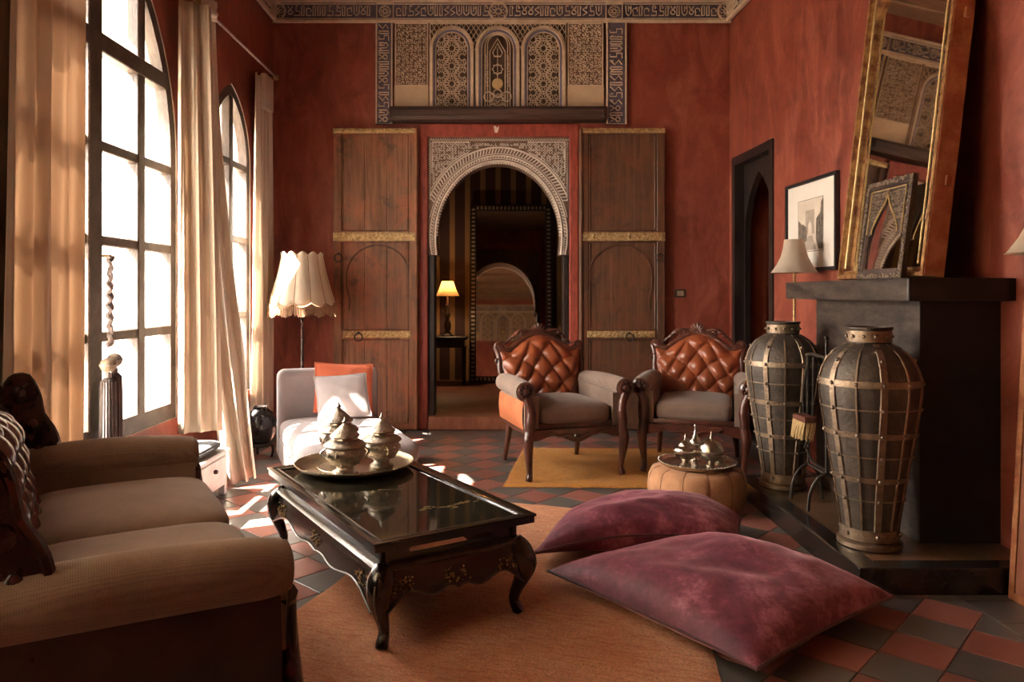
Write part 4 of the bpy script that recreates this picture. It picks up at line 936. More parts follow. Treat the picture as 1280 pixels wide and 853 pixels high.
def armchair(label, loc, rz):
    t = thing('armchair', label, 'armchair', loc, rz, 'carved leather armchairs on the gold rug')
    hw = lambda v: lerp(.255, .335, v**.8)
    def top(u):
        a = abs(u); return .80+.125*max(0, cos(min(a/.72, 1)*PI/2))**1.1+.035*max(0, (a-.72)/.28)**1.6
    f, r_, base, fn, bt = tufted(hw, .40, top, .285, .30, 4, 5.4, .050, .045, 70, 60)
    bk = f.obj('backrest', 'cognac_leather', t, 180)
    for p in bt: 
        MB().ball((p[0], p[1]-.002, p[2]), .008, 8).obj('button', 'cognac_leather', bk)
    r_.obj('back_panel', 'orange_leather', t, 180)
    cr = MB(); pts = [Vector(base(k/20-1, 1)) for k in range(41)]
    cr.sweep([(p.x, p.y-.008, p.z+.006) for p in pts], [.020+.008*abs(sin(k*.9)) for k in range(41)], 8)
    cy = base(0, 1)[1]-.012; shell(cr, 0, cy, .935, .075)
    for s in (-1, 1):
        cr.sweep(spiral((s*.115, cy, .925), .034, .008, 1.4, PI/2, s), [.013]*14+[.011, .010, .009, .008, .008], 6)
        cr.sweep(sm([(s*.06, cy, .95), (s*.15, cy-.01, .955), (s*.22, cy, .895), (s*.27, cy+.005, .85)], 5), .011, 6)
        for k in range(4): cr.ball((s*(.165+k*.035), cy-.012, .935-k*.026), .017-.002*k, 8, (1.2, .8, .8))
        cr.sweep(spiral((s*.325, base(s, 1)[1]-.012, .835), .042, .012, 1.25, -PI/2, -s), .015, 6)
    cr.obj('crest_rail', 'carved_wood', t, 60)
    for s in (-1, 1):
        pts = [base(s, v/12) for v in range(13)]
        mb = MB(); mb.sweep([(p[0]+s*(.008+.010*sin(k*1.1)), p[1]-.006, p[2]) for k, p in enumerate(pts)], [.019+.006*abs(sin(k*.8)) for k in range(13)], 8)
        mb.sweep(spiral((s*(hw(.75)+.02), base(s, .75)[1]-.01, .735), .030, .008, 1.2, PI/2, s), .010, 6)
        mb.obj('side_post', 'carved_wood', t, 60)
    for s in (-1, 1):
        secs = [arm_section(s, .268, .345+.02*k/8, .34, .325+.035*(k/8), .590+.012*sin(k/8*PI), .062+.004*k/8, .27-.60*k/8) for k in range(9)]
        MB().loft(secs).obj('arm', 'taupe_chair', t, 60)
        po = MB().grid(lambda a, b, s=s: (s*(.352+.028*sin(PI*b)*sin(PI*(.1+.8*a))+.016*a), .275-.585*a, .335+.185*b), 12, 8)
        po.grid(lambda a, b, s=s: (s*(.335+.016*a), .275-.585*a, .335+.185*b), 2, 2); po.obj('side_panel', 'orange_leather', t, 180)
        fa_ = MB(); xs = .36
        fa_.sweep(sm([(s*.358, -.336, .55), (s*.336, -.342, .50), (s*.326, -.345, .44), (s*.333, -.345, .38), (s*.335, -.34, .33)], 4), [.030]*8+[.033]*9, 8)
        fa_.lathey([(.001, .0), (.055, 0), (.057, .012), (.044, .02), (.036, .012), (.026, .012), (.020, .024), (.001, .028)], 20, (s*xs, -.327, .592))
        for k in range(8): fa_.ball((s*xs+.031*cos(k*PI/4), -.342, .592+.031*sin(k*PI/4)), .010, 6)
        fa_.obj('arm_facing', 'carved_wood', t, 60)
    sc = MB()
    def seat(u, v):
        a = 2*PI*u; x = .262*math.copysign(abs(cos(a))**.2, cos(a)); y = .285*math.copysign(abs(sin(a))**.2, sin(a)); ph = PI*(v-.5); k = abs(cos(ph))**.26
        return (x*k, -.055+y*k-.012*0, .425+.070*math.copysign(abs(sin(ph))**.55, sin(ph))+.018*(1-(x*k/.262)**2)*max(0, sin(ph)))
    sc.grid(seat, 48, 16, True); sc.obj('seat_cushion', 'taupe_chair', t, 60)
    MB().rbox(-.335, .335, -.325, .28, .325, .375, .012, 2).obj('seat_deck', 'carved_wood', t, 30)
    ap_ = [(-.315, .335)]+[(-.315+.63*k/32, .285-.020*cos(k/32*4*PI)-.022*(1-abs(k/16-1))) for k in range(33)]+[(.315, .335)]
    mb = MB(); mb.slab([ap_], .022, lambda a, b, c: (a, -.35+c, b)); 
    for s in (-1, 1): mb.sweep(sm([(s*.02, -.354, .278), (s*.07, -.356, .300), (s*.13, -.354, .292), (s*.19, -.354, .318)], 5), .008, 6)
    mb.ball((0, -.354, .285), .022, 8, (1.3, .6, .8)); mb.obj('front_rail', 'carved_wood', t, 30)
    for s in (-1, 1):
        mb = MB(); mb.slab([[(-.32, .335), (-.32, .30), (0, .285), (.29, .30), (.29, .335)]], .02, lambda a, b, c, s=s: (s*(.315+c), a, b)); mb.obj('side_rail', 'carved_wood', t, 0)
    MB().box(-.28, .28, .285, .305, .30, .42).obj('rear_rail', 'carved_wood', t, 0)
    for s in (-1, 1):
        mb = MB(); cabriole(mb, s*.328, -.325, .345, s, .020, -1, 1.12); mb.obj('leg', 'carved_wood', t, 60)
        mb = MB(); pts = sm([(s*.27, .29, .36), (s*.275, .30, .22), (s*.285, .335, .08), (s*.29, .36, 0)], 4); mb.sweep(pts, [.026-.009*k/12 for k in range(13)], 8); mb.obj('leg', 'carved_wood', t, 60)
    return t
armchair('carved armchair with buttoned cognac leather back, in front of the open doorway', (.405, 5.36, .0125), R(17))
armchair('carved armchair with buttoned cognac leather back, beside the tall vase', (1.405, 5.45, .0125), R(-17))

# ---- sofa
def sofa(label, loc, rz):
    t = thing('sofa', label, 'sofa', loc, rz); W_ = .90
    hw = lambda v: lerp(.74, .80, v)
    def top(u):
        a = abs(u); return .80+.06*max(0, cos(min(a/.8, 1)*PI/2))+.04*max(0, (a-.8)/.2)**2
    f, r_, base, fn, bt = tufted(hw, .36, top, .25, .20, 9, 5, .050, .06, 150, 60)
    bk = f.obj('backrest', 'oxblood_leather', t, 180)
    for p in bt: MB().ball((p[0], p[1]-.001, p[2]), .009, 8).obj('button', 'oxblood_leather', bk)
    r_.obj('back_panel', 'oxblood_leather', t, 180)
    cr = MB(); pts = [Vector(base(k/20-1, 1)) for k in range(41)]
    cr.sweep([(p.x, p.y-.004, p.z+.012) for p in pts], [.026+.010*abs(sin(k*.9)) for k in range(41)], 10)
    cy = base(0, 1)[1]-.012; shell(cr, 0, cy, .885, .085)
    for s in (-1, 1):
        cr.sweep(sm([(s*.08, cy, .90), (s*.22, cy-.01, .905), (s*.38, cy, .86), (s*.52, cy+.005, .845)], 5), .014, 6)
        cr.sweep(spiral((s*.74, base(s, 1)[1]-.01, .865), .055, .012, 1.3, -PI/2, -s), .018, 8)
        for k in range(5): cr.ball((s*(.62-k*.035), cy-.005, .862), .022-.002*k, 8, (1.2, .8, .8))
    cr.obj('crest_rail', 'carved_wood_dark', t, 60)
    for s in (-1, 1):                     # carved wing at each end of the back
        prof = [(.36, .22), (.36, .13), (.41, .085), (.46, .09), (.50, .13), (.56, .125), (.62, .12), (.68, .14), (.74, .175), (.80, .185), (.85, .20), (.895, .225), (.90, .265), (.87, .295), (.80, .305), (.60, .30), (.36, .28)]
        pts = sm([(y, z) for z, y in prof]+[(prof[0][1], prof[0][0])], 4)[:-1]
        mb = MB(); mb.slab([[tuple(p) for p in pts]], .05, lambda a, b, c, s=s: (s*(.785+c), a, b))
        mb.sweep([(s*.835, p[0], p[1]) for p in pts[::2]]+[(s*.835, pts[0][0], pts[0][1])], .014, 6)
        for y_, z_, r_b in ((.255, .83, .030), (.205, .70, .026), (.185, .60, .02), (.15, .42, .03)): mb.ball((s*.84, y_, z_), r_b, 10, (.6, 1, 1.3)); mb.ball((s*.785, y_, z_), r_b, 10, (.6, 1, 1.3))
        mb.obj('carved_wing', 'carved_wood_dark', t, 40)
    for s in (-1, 1):
        secs = []
        for k in range(11):
            q = k/10; yy = .235-.640*q; zc = .535-.012*q+.010*sin(q*PI); rr = .078+.006*sin(q*PI)
            if k == 10: rr *= .93
            secs.append(arm_section(s, .735, .845, .32, .808, zc, rr, yy))
        MB().loft(secs).obj('arm', 'taupe_rib', t, 60)
        MB().grid(lambda a, b, s=s: (s*(.850+.020*sin(PI*b)), .24-.63*a, .10+.37*b), 10, 8).obj('side_panel', 'dark_leather', t, 180)
        MB().lathey([(.001, 0), (.066, 0), (.064, .016), (.05, .022), (.036, .014), (.02, .022), (.001, .026)], 20, (s*.808, -.402, .525)).obj('arm_rosette', 'taupe_rib', t, 60)
        fc = MB(); fc.sweep(sm([(s*.83, -.41, .46), (s*.795, -.415, .40), (s*.805, -.42, .30), (s*.835, -.425, .20), (s*.83, -.425, .12)], 4), [.030]*17, 8)
        for q in (-.022, .0, .022): fc.sweep([(s*(.805+q), -.428, .44), (s*(.805+q), -.432, .14)], .008, 6)
        fc.obj('arm_facing', 'carved_wood_dark', t, 60)
    for s in (-1, 1):
        sc = MB()
        def seat(u, v, s=s):
            a = 2*PI*u; x = .365*math.copysign(abs(cos(a))**.28, cos(a)); y = .335*math.copysign(abs(sin(a))**.28, sin(a)); ph = PI*(v-.5); k = abs(cos(ph))**.30
            return (s*.366+x*k, -.105+y*k, .385+.075*math.copysign(abs(sin(ph))**.7, sin(ph))+.028*(1-(x*k/.365)**2)*(1-(y*k/.335)**2)*max(0, sin(ph)))
        sc.grid(seat, 56, 18, True); sc.obj('seat_cushion', 'taupe_rib', t, 60)
    MB().rbox(-.84, .84, -.40, .28, .13, .32, .03, 3).obj('seat_base', 'dark_leather', t, 40)
    mb = MB(); mb.grid(lambda a, b: (-.80+1.60*a, -.405-.03*sin(PI*b), .20+.13*b), 4, 8); mb.grid(lambda a, b: (-.80+1.60*a, -.395, .20+.13*b), 1, 1); mb.obj('front_border', 'taupe_rib', t, 180)
    ap_ = [(-.83, .20)]+[(-.83+1.66*k/40, .125-.018*cos(k/40*6*PI)) for k in range(41)]+[(.83, .20)]
    MB().slab([ap_], .03, lambda a, b, c: (a, -.43+c, b)).obj('front_rail', 'carved_wood_dark', t, 0)
    for s in (-1, 1):
        for y, fr in ((-.385, -1), (.24, 1)):
            mb = MB(); cabriole(mb, s*.80, y, .15, s, .02, fr, 1.1); mb.obj('leg', 'carved_wood_dark', t, 60)
    return t
sofa('two seat sofa with buttoned dark leather back and ribbed taupe arms by the window', (-1.33, 2.47, .0115), R(120))

# ---- grey chaise and its pillows
CH = thing('chaise_longue', 'low grey upholstered chaise longue with short backrest beside the brass tray', 'chaise', (-1.235, 5.45, 0), R(22))
MB().rbox(-.36, .36, -1.12, .10, .04, .25, .05, 4).obj('base', 'grey_linen', CH, 180)
sc = MB()
def chs(u, v):
    a = 2*PI*u; x = .365*math.copysign(abs(cos(a))**.22, cos(a)); y = .62*math.copysign(abs(sin(a))**.14, sin(a)); ph = PI*(v-.5); k = abs(cos(ph))**.24
    return (x*k, -.515+y*k, .275+.085*math.copysign(abs(sin(ph))**.75, sin(ph))+.012*(1-(x*k/.365)**2)*max(0, sin(ph)))
sc.grid(chs, 64, 18, True); sc.obj('seat', 'grey_linen', CH, 180)
MB().rbox(-.365, .365, .05, .22, .05, .70, .055, 5).obj('backrest', 'grey_linen', CH, 180)
for x in (-.30, .30):
    for y in (-1.04, .14): MB().lathe([(.02, 0), (.028, .05)], 10, (x, y, 0)).obj('leg', 'black_wood', CH)
def pillow_mb(w, h, T, n=28, pinch=.05, e=.55):
    def sheet(sg):
        def fn(a, b):
            u, v = 2*a-1, 2*b-1; q = max(0, (1-u*u)*(1-v*v))**e
            px = u*w/2*(1-pinch*(1-v*v)*u*u); pz = v*h/2*(1-pinch*(1-u*u)*v*v)
            wr = .03*T*sin(9*u+4*v)*sin(7*v-3*u)*q
            return (px, pz, sg*(T/2*q+wr))
        return fn
    mb = MB(); mb.grid(sheet(1), n, n); mb.grid(sheet(-1), n, n)
    ed = [sheet(1)(k/24, 0) for k in range(24)]+[sheet(1)(1, k/24) for k in range(24)]+[sheet(1)(1-k/24, 1) for k in range(24)]+[sheet(1)(0, 1-k/24) for k in range(24)]
    return mb, ed+[ed[0]]
def scatter(label, w, h, T, M, m, trim_m):
    t = thing('scatter_pillow', label, 'pillow', (0, 0, 0)); t.matrix_world = M
    mb, ed = pillow_mb(w, h, T); mb.obj('cover', m, t, 180); MB().sweep(ed, .005, 6).obj('piping', trim_m, t)
CM = Matrix.Translation((-1.235, 5.45, 0)) @ Matrix.Rotation(R(22), 4, 'Z')
scatter('coral orange square pillow leaning on the chaise backrest', .42, .36, .11, CM @ Matrix.Translation((.085, -.035, .565)) @ Matrix.Rotation(R(72), 4, 'X') @ Matrix.Rotation(R(-4), 4, 'Z'), 'coral_linen', 'coral_linen')
scatter('grey square pillow propped in front of the coral pillow', .37, .32, .11, CM @ Matrix.Translation((.05, -.185, .525)) @ Matrix.Rotation(R(64), 4, 'X') @ Matrix.Rotation(R(2), 4, 'Z'), 'grey_pillow', 'grey_pillow')

# ---- plum floor cushions
def floor_cushion(label, cs, T, lift, nn=36, seed=0):      # cs = four corners, counter-clockwise from the left one
    L_, Fc, Rc, Bc = [Vector((c[0], c[1], 0)) for c in cs]; ce = (L_+Fc+Rc+Bc)/4
    t = thing('floor_cushion', label, 'cushion', (ce.x, ce.y, 0), 0, 'plum velvet floor cushions')
    def fn(sg):
        def g(a, b):
            u, v = 2*a-1, 2*b-1; q = max(0, (1-u**2)*(1-v**2))
            p = (L_*(1-a)+Fc*a)*(1-b)+(Bc*(1-a)+Rc*a)*b-ce
            p = p*(1-.05*((1-v*v)*u*u+(1-u*u)*v*v)*.9)
            wob = noise.noise(Vector((u*1.4+seed, v*1.4, seed)))*.05*q
            es = T*.36*min(1, (abs(u)**3+abs(v)**3)*.0+1)
            edge_z = lift(u, v)
            if sg > 0: z = edge_z+(T-edge_z*.4)*q**.42*.72+wob
            else: z = max(.0, edge_z*(1-q**.35*1.0)-.002)
            z += .010*noise.noise(Vector((u*5, v*5, seed+3)))*q**.3*(sg > 0)
            return (p.x, p.y, z+.014)
        return g
    mb = MB(); mb.grid(fn(1), nn, nn); mb.grid(fn(-1), nn, nn); mb.obj('cover', 'plum_velvet', t, 180)
    g = fn(1); ed = [g(k/24, 0) for k in range(24)]+[g(1, k/24) for k in range(24)]+[g(1-k/24, 1) for k in range(24)]+[g(0, 1-k/24) for k in range(25)]
    MB().sweep(ed, .0065, 6).obj('piping', 'plum_piping', t)
floor_cushion('wide plum velvet floor cushion with painted pale sheen beside the hearth corner', [(.195, 3.20), (.80, 2.36), (1.53, 2.93), (1.02, 3.50)], .24, lambda u, v: .055+.015*(1-abs(u))*(1-abs(v)), seed=2)
floor_cushion('smaller plum velvet floor cushion lying next to the leather pouf', [(.14, 3.42), (1.14, 3.53), (1.27, 3.98), (.34, 4.00)], .215, lambda u, v: .05+.065*max(0, 1-u*u), seed=9)

# ---- rugs
def rug(nm, label, cs, m, th, n=60, seed=1, fr=None):
    c = sum((Vector(p) for p in cs), Vector((0, 0)))/4; d = Vector(cs[1])-Vector(cs[0]); rz = math.atan2(d.y, d.x)
    t = thing(nm, label, 'rug', (c.x, c.y, 0), rz); Mi = Matrix.Rotation(-rz, 2)
    q = [Mi @ (Vector(p)-c) for p in cs]; rnd = random.Random(seed)
    def g(sg):
        def fn(a, b):
            p = (q[0]*(1-a)+q[1]*a)*(1-b)+(q[3]*(1-a)+q[2]*a)*b
            j = .012*noise.noise(Vector((p.x*4, p.y*4, seed)))
            ed = min(a, 1-a, b, 1-b)
            return (p.x+j, p.y+j, .0015 if sg < 0 else .0015+th*min(1, ed*40+.25)+.0012*noise.noise(Vector((p.x*9, p.y*9, seed))))
        return fn
    MB().grid(g(1), n, n).add([], []).obj('pile', m, t, 180); MB().grid(g(-1), n, n).obj('backing', m, t, 180)
rug('orange_rug', 'worn orange woven rug under the black lacquer table', [(-1.10, 2.02), (.55, 1.50), (1.00, 4.18), (-.29, 4.60)][0:4], 'rug_orange', .010, seed=4)
rug('gold_rug', 'golden yellow rug under the two carved armchairs', [(.005, 4.84), (1.50, 4.80), (1.56, 6.02), (.17, 6.05)], 'rug_gold', .010, seed=6)
# ================================================================ COFFEE TABLE
ct = thing('coffee_table', 'black lacquer coffee table with glass top and curved cabriole legs', 'table', (-.507, 3.297, .012), R(32.25))
tx_, ty_ = .295, .630                      # half sizes at the legs
TZ = .385
fm = MB(); w2, l2 = tx_+.035, ty_+.035
secs = []
pr = [(0, -.034), (.0, -.012), (-.006, -.008), (-.006, 0.0), (.012, .0), (.020, -.004), (.045, -.004), (.050, -.014), (.050, -.034)]
for sx_, sy_ in ((-1, -1), (1, -1), (1, 1), (-1, 1), (-1, -1)): secs.append([(sx_*(w2-p), sy_*(l2-p), TZ+q) for p, q in pr])
fm.loft(secs, False); fm.obj('top_frame', 'lacquer', ct, 30)
MB().box(-w2+.048, w2-.048, -l2+.048, l2-.048, TZ-.030, TZ-.010).obj('glass_top', 'table_glass', ct, 0)
for s in (-1, 1):                          # faded gilt lines on the frame
    MB().box(-w2+.03, w2-.03, s*(l2-.036)-.002, s*(l2-.036)+.002, TZ-.0045, TZ-.0035).obj('gilt_line', 'lacquer_worn', ct, 0)
    MB().box(s*(w2-.036)-.002, s*(w2-.036)+.002, -l2+.03, l2-.03, TZ-.0045, TZ-.0035).obj('gilt_line', 'lacquer_worn', ct, 0)
mb = MB(); rnd = random.Random(11)         # painted spray under the glass
for k in range(26):
    u = k/25; x = .135+.02*sin(u*5)-.10*0; y = -.50+.33*0; cx_ = -.02+.24*u; cy_ = -.36+.02*sin(9*u)+.0*u
    mb.ball((cx_+(rnd.random()-.5)*.02, cy_+(rnd.random()-.5)*.03, TZ-.0102), .012*(.6+rnd.random()*.6), 6, (1.4, .8, .06))
M_ = Matrix.Rotation(R(-28), 4, 'Z') @ Matrix.Translation((0, 0, 0)); mb.xf(Matrix.Translation((.02, -.0, 0)))
mb.obj('painted_spray', 'lacquer_gold', ct, 0)['kind'] = 'stuff'
mb = MB()
for k in range(9): mb.ball((-.02+.10*k/9, .02-.05*k/9, TZ-.0102), .008, 6, (1.5, .6, .06))
mb.obj('painted_twig', 'lacquer_gold', ct, 0)['kind'] = 'stuff'
# pierced waist
for s in (-1, 1):
    o_ = [(-tx_+.01, TZ-.095), (tx_-.01, TZ-.095), (tx_-.01, TZ-.033), (-tx_+.01, TZ-.033)]; hl = [(-tx_+.13, TZ-.078), (-tx_+.12, TZ-.064), (-tx_+.13, TZ-.052), (tx_-.13, TZ-.052), (tx_-.12, TZ-.064), (tx_-.13, TZ-.078)]
    MB().slab([o_, hl], .016, lambda a, b, c, s=s: (a, s*(ty_-.022-c), b)).obj('pierced_waist', 'lacquer', ct, 0)
    o_ = [(-ty_+.01, TZ-.095), (ty_-.01, TZ-.095), (ty_-.01, TZ-.033), (-ty_+.01, TZ-.033)]
    hs = []
    for a_, b_ in ((-ty_+.13, -.05), (.05, ty_-.13)): hs.append([(a_, TZ-.078), (a_-.01, TZ-.064), (a_, TZ-.052), (b_, TZ-.052), (b_+.01, TZ-.064), (b_, TZ-.078)])
    MB().slab([o_]+hs, .016, lambda a, b, c, s=s: (s*(tx_-.022-c), a, b)).obj('pierced_waist', 'lacquer', ct, 0)
ml = MB(); secs = []
for sx_, sy_ in ((-1, -1), (1, -1), (1, 1), (-1, 1), (-1, -1)): secs.append([(sx_*(tx_+p), sy_*(ty_+p), TZ-.10+q) for p, q in ((-.04, .006), (-.005, .006), (.010, 0), (.016, -.008), (.010, -.016), (-.04, -.016))])
ml.loft(secs, False); ml.obj('moulding', 'lacquer_worn', ct, 40)
def scal(hl):
    pts = []
    for k in range(49):
        u = 2*k/48-1; a = abs(u); z = .172+.014*cos(a*3*PI)-.030*max(0, (a-.72)/.28)**2-.022*max(0, 1-a/.16)
        pts.append((u*hl, z))
    return pts
for s in (-1, 1):
    for hl, mp_ in ((tx_-.01, lambda a, b, c, s=s: (a, s*(ty_-.002-c+.028*max(0, (.28-b)/.13)**.7), b)), (ty_-.01, lambda a, b, c, s=s: (s*(tx_-.002-c+.028*max(0, (.28-b)/.13)**.7), a, b))):
        low_ = scal(hl); mb = MB()
        mb.grid(lambda a, b, low_=low_, mp_=mp_: mp_(low_[round(a*48)][0], lerp(low_[round(a*48)][1], TZ-.112, b), 0), 48, 6)
        mb.grid(lambda a, b, low_=low_, mp_=mp_: mp_(low_[round(a*48)][0], lerp(low_[round(a*48)][1], TZ-.112, b), .018), 48, 2)
        mb.grid(lambda a, b, low_=low_, mp_=mp_: mp_(low_[round(a*48)][0], low_[round(a*48)][1], .018*b), 48, 1)
        ap_o = mb.obj('apron', 'lacquer', ct, 40)
        le = MB().sweep([mp_(p, q+.004, -.002) for p, q in low_], .0042, 6); le.obj('apron_bead', 'lacquer_worn', ap_o)
        gm = MB(); rnd = random.Random(int(hl*100)+s)
        for c_ in (0, -hl*.80, hl*.80):
            for k in range(30): 
                p = mp_(c_+(rnd.random()-.5)*.11, .215+(rnd.random()-.5)*.05, -.004); gm.ball(p, .002+.004*rnd.random(), 5, (1, 1, 1))
        gm.obj('gilt_flowers', 'lacquer_gold', ap_o, 0)['kind'] = 'stuff'
for sx_ in (-1, 1):
    for sy_ in (-1, 1):
        pts = sm([(0, .272, .040), (.028, .235, .050), (.040, .185, .044), (.030, .130, .030), (.010, .080, .022), (.004, .045, .020), (.018, .015, .024), (.026, 0, .022)], 4)
        mb = MB(); mb.sweep([(sx_*(tx_-.026+p[0]*.8), sy_*(ty_-.026+p[0]*.8), p[1]) for p in pts], [p[2] for p in pts], 10); lg = mb.obj('leg', 'lacquer', ct, 60)
        MB().sweep([(sx_*(tx_-.026+p[0]*.8+p[2]*.72), sy_*(ty_-.026+p[0]*.8+p[2]*.72), p[1]) for p in pts[:-9]], .004, 6).obj('leg_bead', 'lacquer_worn', lg)
TT = .012+TZ                                # table surface
def tray(nm, label, loc, r, m, n=48):
    t = thing(nm, label, 'tray', loc); MB().lathe([(.001, .0), (r*.86, .0), (r*.95, .010), (r, .024), (r*1.005, .028), (r*.985, .029), (r*.93, .014), (r*.85, .006), (.001, .006)], n).obj('dish', m, t, 50)
    mb = MB()
    for k in range(64):
        a = 2*PI*k/64; mb.ball((r*.992*cos(a), r*.992*sin(a), .028), r*.016, 6)
    mb.obj('beaded_rim', m, t)['kind'] = 'stuff'
    MB().sweep([(r*.62*cos(2*PI*k/40), r*.62*sin(2*PI*k/40), .0065) for k in range(41)], .0018, 4).obj('engraved_ring', m, t)
tray('round_tray', 'large round beaten brass tray on the lacquer table', (-.722, 3.70, TT+.002), .288, 'tray_brass')
ZT = TT+.010
def pot(label, x, y, s, rz, tall=1.0):
    t = thing('lidded_pot', label, 'pot', (x, y, ZT), rz, 'chased silver pots on the brass tray'); t.scale = (s*1.2, s*1.2, s*tall)
    MB().lathe([(.001, 0), (.052, 0), (.054, .008), (.036, .022), (.034, .034), (.058, .052), (.076, .078), (.080, .104), (.076, .122), (.070, .130), (.074, .136), (.001, .136)], 28).obj('bowl', 'hammered_silver', t, 40)
    ld = MB().lathe([(.086, .134), (.088, .140), (.074, .156), (.056, .166), (.048, .170), (.050, .178), (.062, .184), (.060, .190), (.045, .206), (.028, .224), (.012, .240), (.009, .246), (.012, .254), (.006, .262), (.002, .278)], 28).obj('lid', 'hammered_silver', t, 40)
    MB().lathe([(.055, .168), (.057, .172), (.055, .178)], 20).obj('lid_band', 'polished_silver', ld, 40)
    for s_ in (-1, 1):
        MB().sweep([(s_*(.078+.020*sin(PI*k/10)), 0, .075+.05*k/10) for k in range(11)], .0045, 6).obj('handle', 'polished_silver', t)
    em = MB()
    for k in range(12):
        a = 2*PI*k/12; em.ball((.078*cos(a), .078*sin(a), .100), .010, 6, (1, 1, 1.3)); em.ball((.055*cos(a+.2), .055*sin(a+.2), .052), .007, 6)
    em.obj('embossing', 'hammered_silver', t)['kind'] = 'stuff'
pot('lidded chased silver pot closest to the bare glass tabletop', -.735, 3.53, .95, .3)
pot('tallest lidded chased silver pot on the tray, nearest the chaise', -.83, 3.83, .98, 1.1, 1.08)
pot('lidded chased silver pot on the tray edge toward the doorway', -.585, 3.67, .92, 2.0, 1.02)

# ================================================================ POUF AND TEA TRAY
pf = thing('leather_pouf', 'round tan suede pouf holding the small tea tray', 'pouf', (1.148, 4.43, 0))
prf = [(.001, 0.0), (.225, 0), (.262, .022), (.280, .07), (.284, .12), (.279, .175), (.260, .218), (.21, .236), (.001, .240)]
mb = MB()
def pg(u, v):
    a = 2*PI*u; i = v*(len(prf)-1); k = min(int(i), len(prf)-2); q = i-k; r = lerp(prf[k][0], prf[k+1][0], q); z = lerp(prf[k][1], prf[k+1][1], q)
    d = 1-.022*max(0, 1-abs(sin(6*a))*5)*(r > .1); return (r*d*cos(a), r*d*sin(a), z)
mb.grid(pg, 144, 24, True); bo = mb.obj('body', 'tan_suede', pf, 180)
for k in range(12):
    a = PI/6*k; MB().sweep([(r*.985*cos(a), r*.985*sin(a), z) for r, z in sm([(p[0], p[1]) for p in prf[1:-1]], 3)], .0018, 5).obj('seam', 'broom_wood', pf)
MB().sweep([(.205*cos(2*PI*k/40), .205*sin(2*PI*k/40), .236) for k in range(41)], .004, 6).obj('top_seam', 'tan_suede', pf)
ZP = .2415
tray('tea_tray', 'small round silver tray on the suede pouf', (1.150, 4.42, ZP), .225, 'tray_silver')
def tpot(label, x, y, s, kind):
    t = thing('tea_pot', label, 'teapot', (x, y, ZP+.008), .4*kind, 'silver tea vessels on the pouf tray'); t.scale = (s, s, s)
    if kind < 2:
        MB().lathe([(.001, 0), (.036, 0), (.037, .006), (.020, .018), (.022, .026), (.052, .042), (.070, .066), (.074, .086), (.072, .093), (.001, .093)], 28).obj('body', 'polished_silver', t, 40)
        if kind == 0: MB().lathe([(.076, .090), (.076, .097), (.064, .112), (.046, .122), (.044, .128), (.036, .142), (.020, .152), (.008, .156), (.006, .166), (.010, .172), (.004, .182), (.003, .196)], 28).obj('lid', 'polished_silver', t, 40)
        else:
            MB().lathe([(.076, .090), (.076, .096), (.070, .122), (.054, .146), (.030, .160), (.010, .166), (.006, .174), (.008, .180), (.003, .190), (.003, .215)], 28).obj('lid', 'polished_silver', t, 40)
        MB().lathe([(.075, .087), (.079, .090), (.075, .094)], 28).obj('rim', 'hammered_silver', t, 40)
    else:
        MB().lathe([(.001, 0), (.034, 0), (.034, .006), (.012, .02), (.010, .05), (.024, .072), (.044, .098), (.042, .112), (.026, .130), (.013, .150), (.008, .175), (.007, .200), (.009, .206), (.006, .212)], 24).obj('body', 'polished_silver', t, 50)
        MB().lathe([(.045, .096), (.048, .100), (.045, .104)], 20).obj('rim', 'hammered_silver', t)
tpot('round silver tea vessel with stepped domed lid', 1.075, 4.40, .92, 0)
tpot('round silver tea vessel with high domed lid', 1.215, 4.36, .95, 1)
tpot('slim silver rosewater sprinkler with tapering neck', 1.165, 4.52, 1.0, 2)
cp = thing('silver_dish', 'small shiny silver dish at the rim of the tea tray', 'dish', (1.29, 4.47, ZP+.008)); MB().lathe([(.001, 0), (.022, 0), (.030, .012), (.046, .030), (.048, .034), (.044, .032), (.028, .016), (.001, .008)], 20).obj('bowl', 'polished_silver', cp, 50)

# ================================================================ WINDOW SIDE
def curtain(nm, label, A0, A1, B0, B1, folds, at, ab, m, nu=120, nv=50, pw=1.0, hem=None, ph=0.0, thick=.004, gather=None, group=None):
    A0, A1, B0, B1 = map(Vector, (A0, A1, B0, B1)); t = thing(nm, label, 'curtain', ((B0.x+B1.x)/2, (B0.y+B1.y)/2, min(B0.z, B1.z)), 0, group)
    o0 = Vector(t.location); rn = random.Random(nm+label)
    a1, a2 = rn.random()*6, rn.random()*6
    def fn(u, v):
        s = v**pw; top_ = A0.lerp(A1, u); bot = B0.lerp(B1, u); p = Vector((lerp(top_.x, bot.x, s), lerp(top_.y, bot.y, s), lerp(top_.z, bot.z, v)))
        d = (A1-A0).lerp(B1-B0, s); d.z = 0; d.normalize(); n = Vector((d.y, -d.x, 0))
        w = sin(2*PI*folds*u+ph+.8*sin(3*v+a1))+.35*sin(2*PI*folds*2.3*u+a2+2*v)
        p = p+n*(lerp(at, ab, v**.7)*w)+d*(lerp(at, ab, v)*.35*cos(2*PI*folds*u+ph))
        if hem: p = p+Vector(hem(u, v))
        return p-o0
    c = MB().grid(fn, nu, nv).obj('cloth', m, t, 180); so_ = c.modifiers.new('thickness', 'SOLIDIFY'); so_.thickness = thick
    return t, fn, o0
XC = -1.985
t, fn, o0 = curtain('window_curtain', 'wide sand coloured curtain hanging behind the sofa', (-2.045, 3.14, 3.52), (-2.045, 3.70, 3.52), (-2.05, 3.06, .03), (-2.05, 3.68, .03), 4.5, .018, .022, 'tan_curtain', 140, 30)
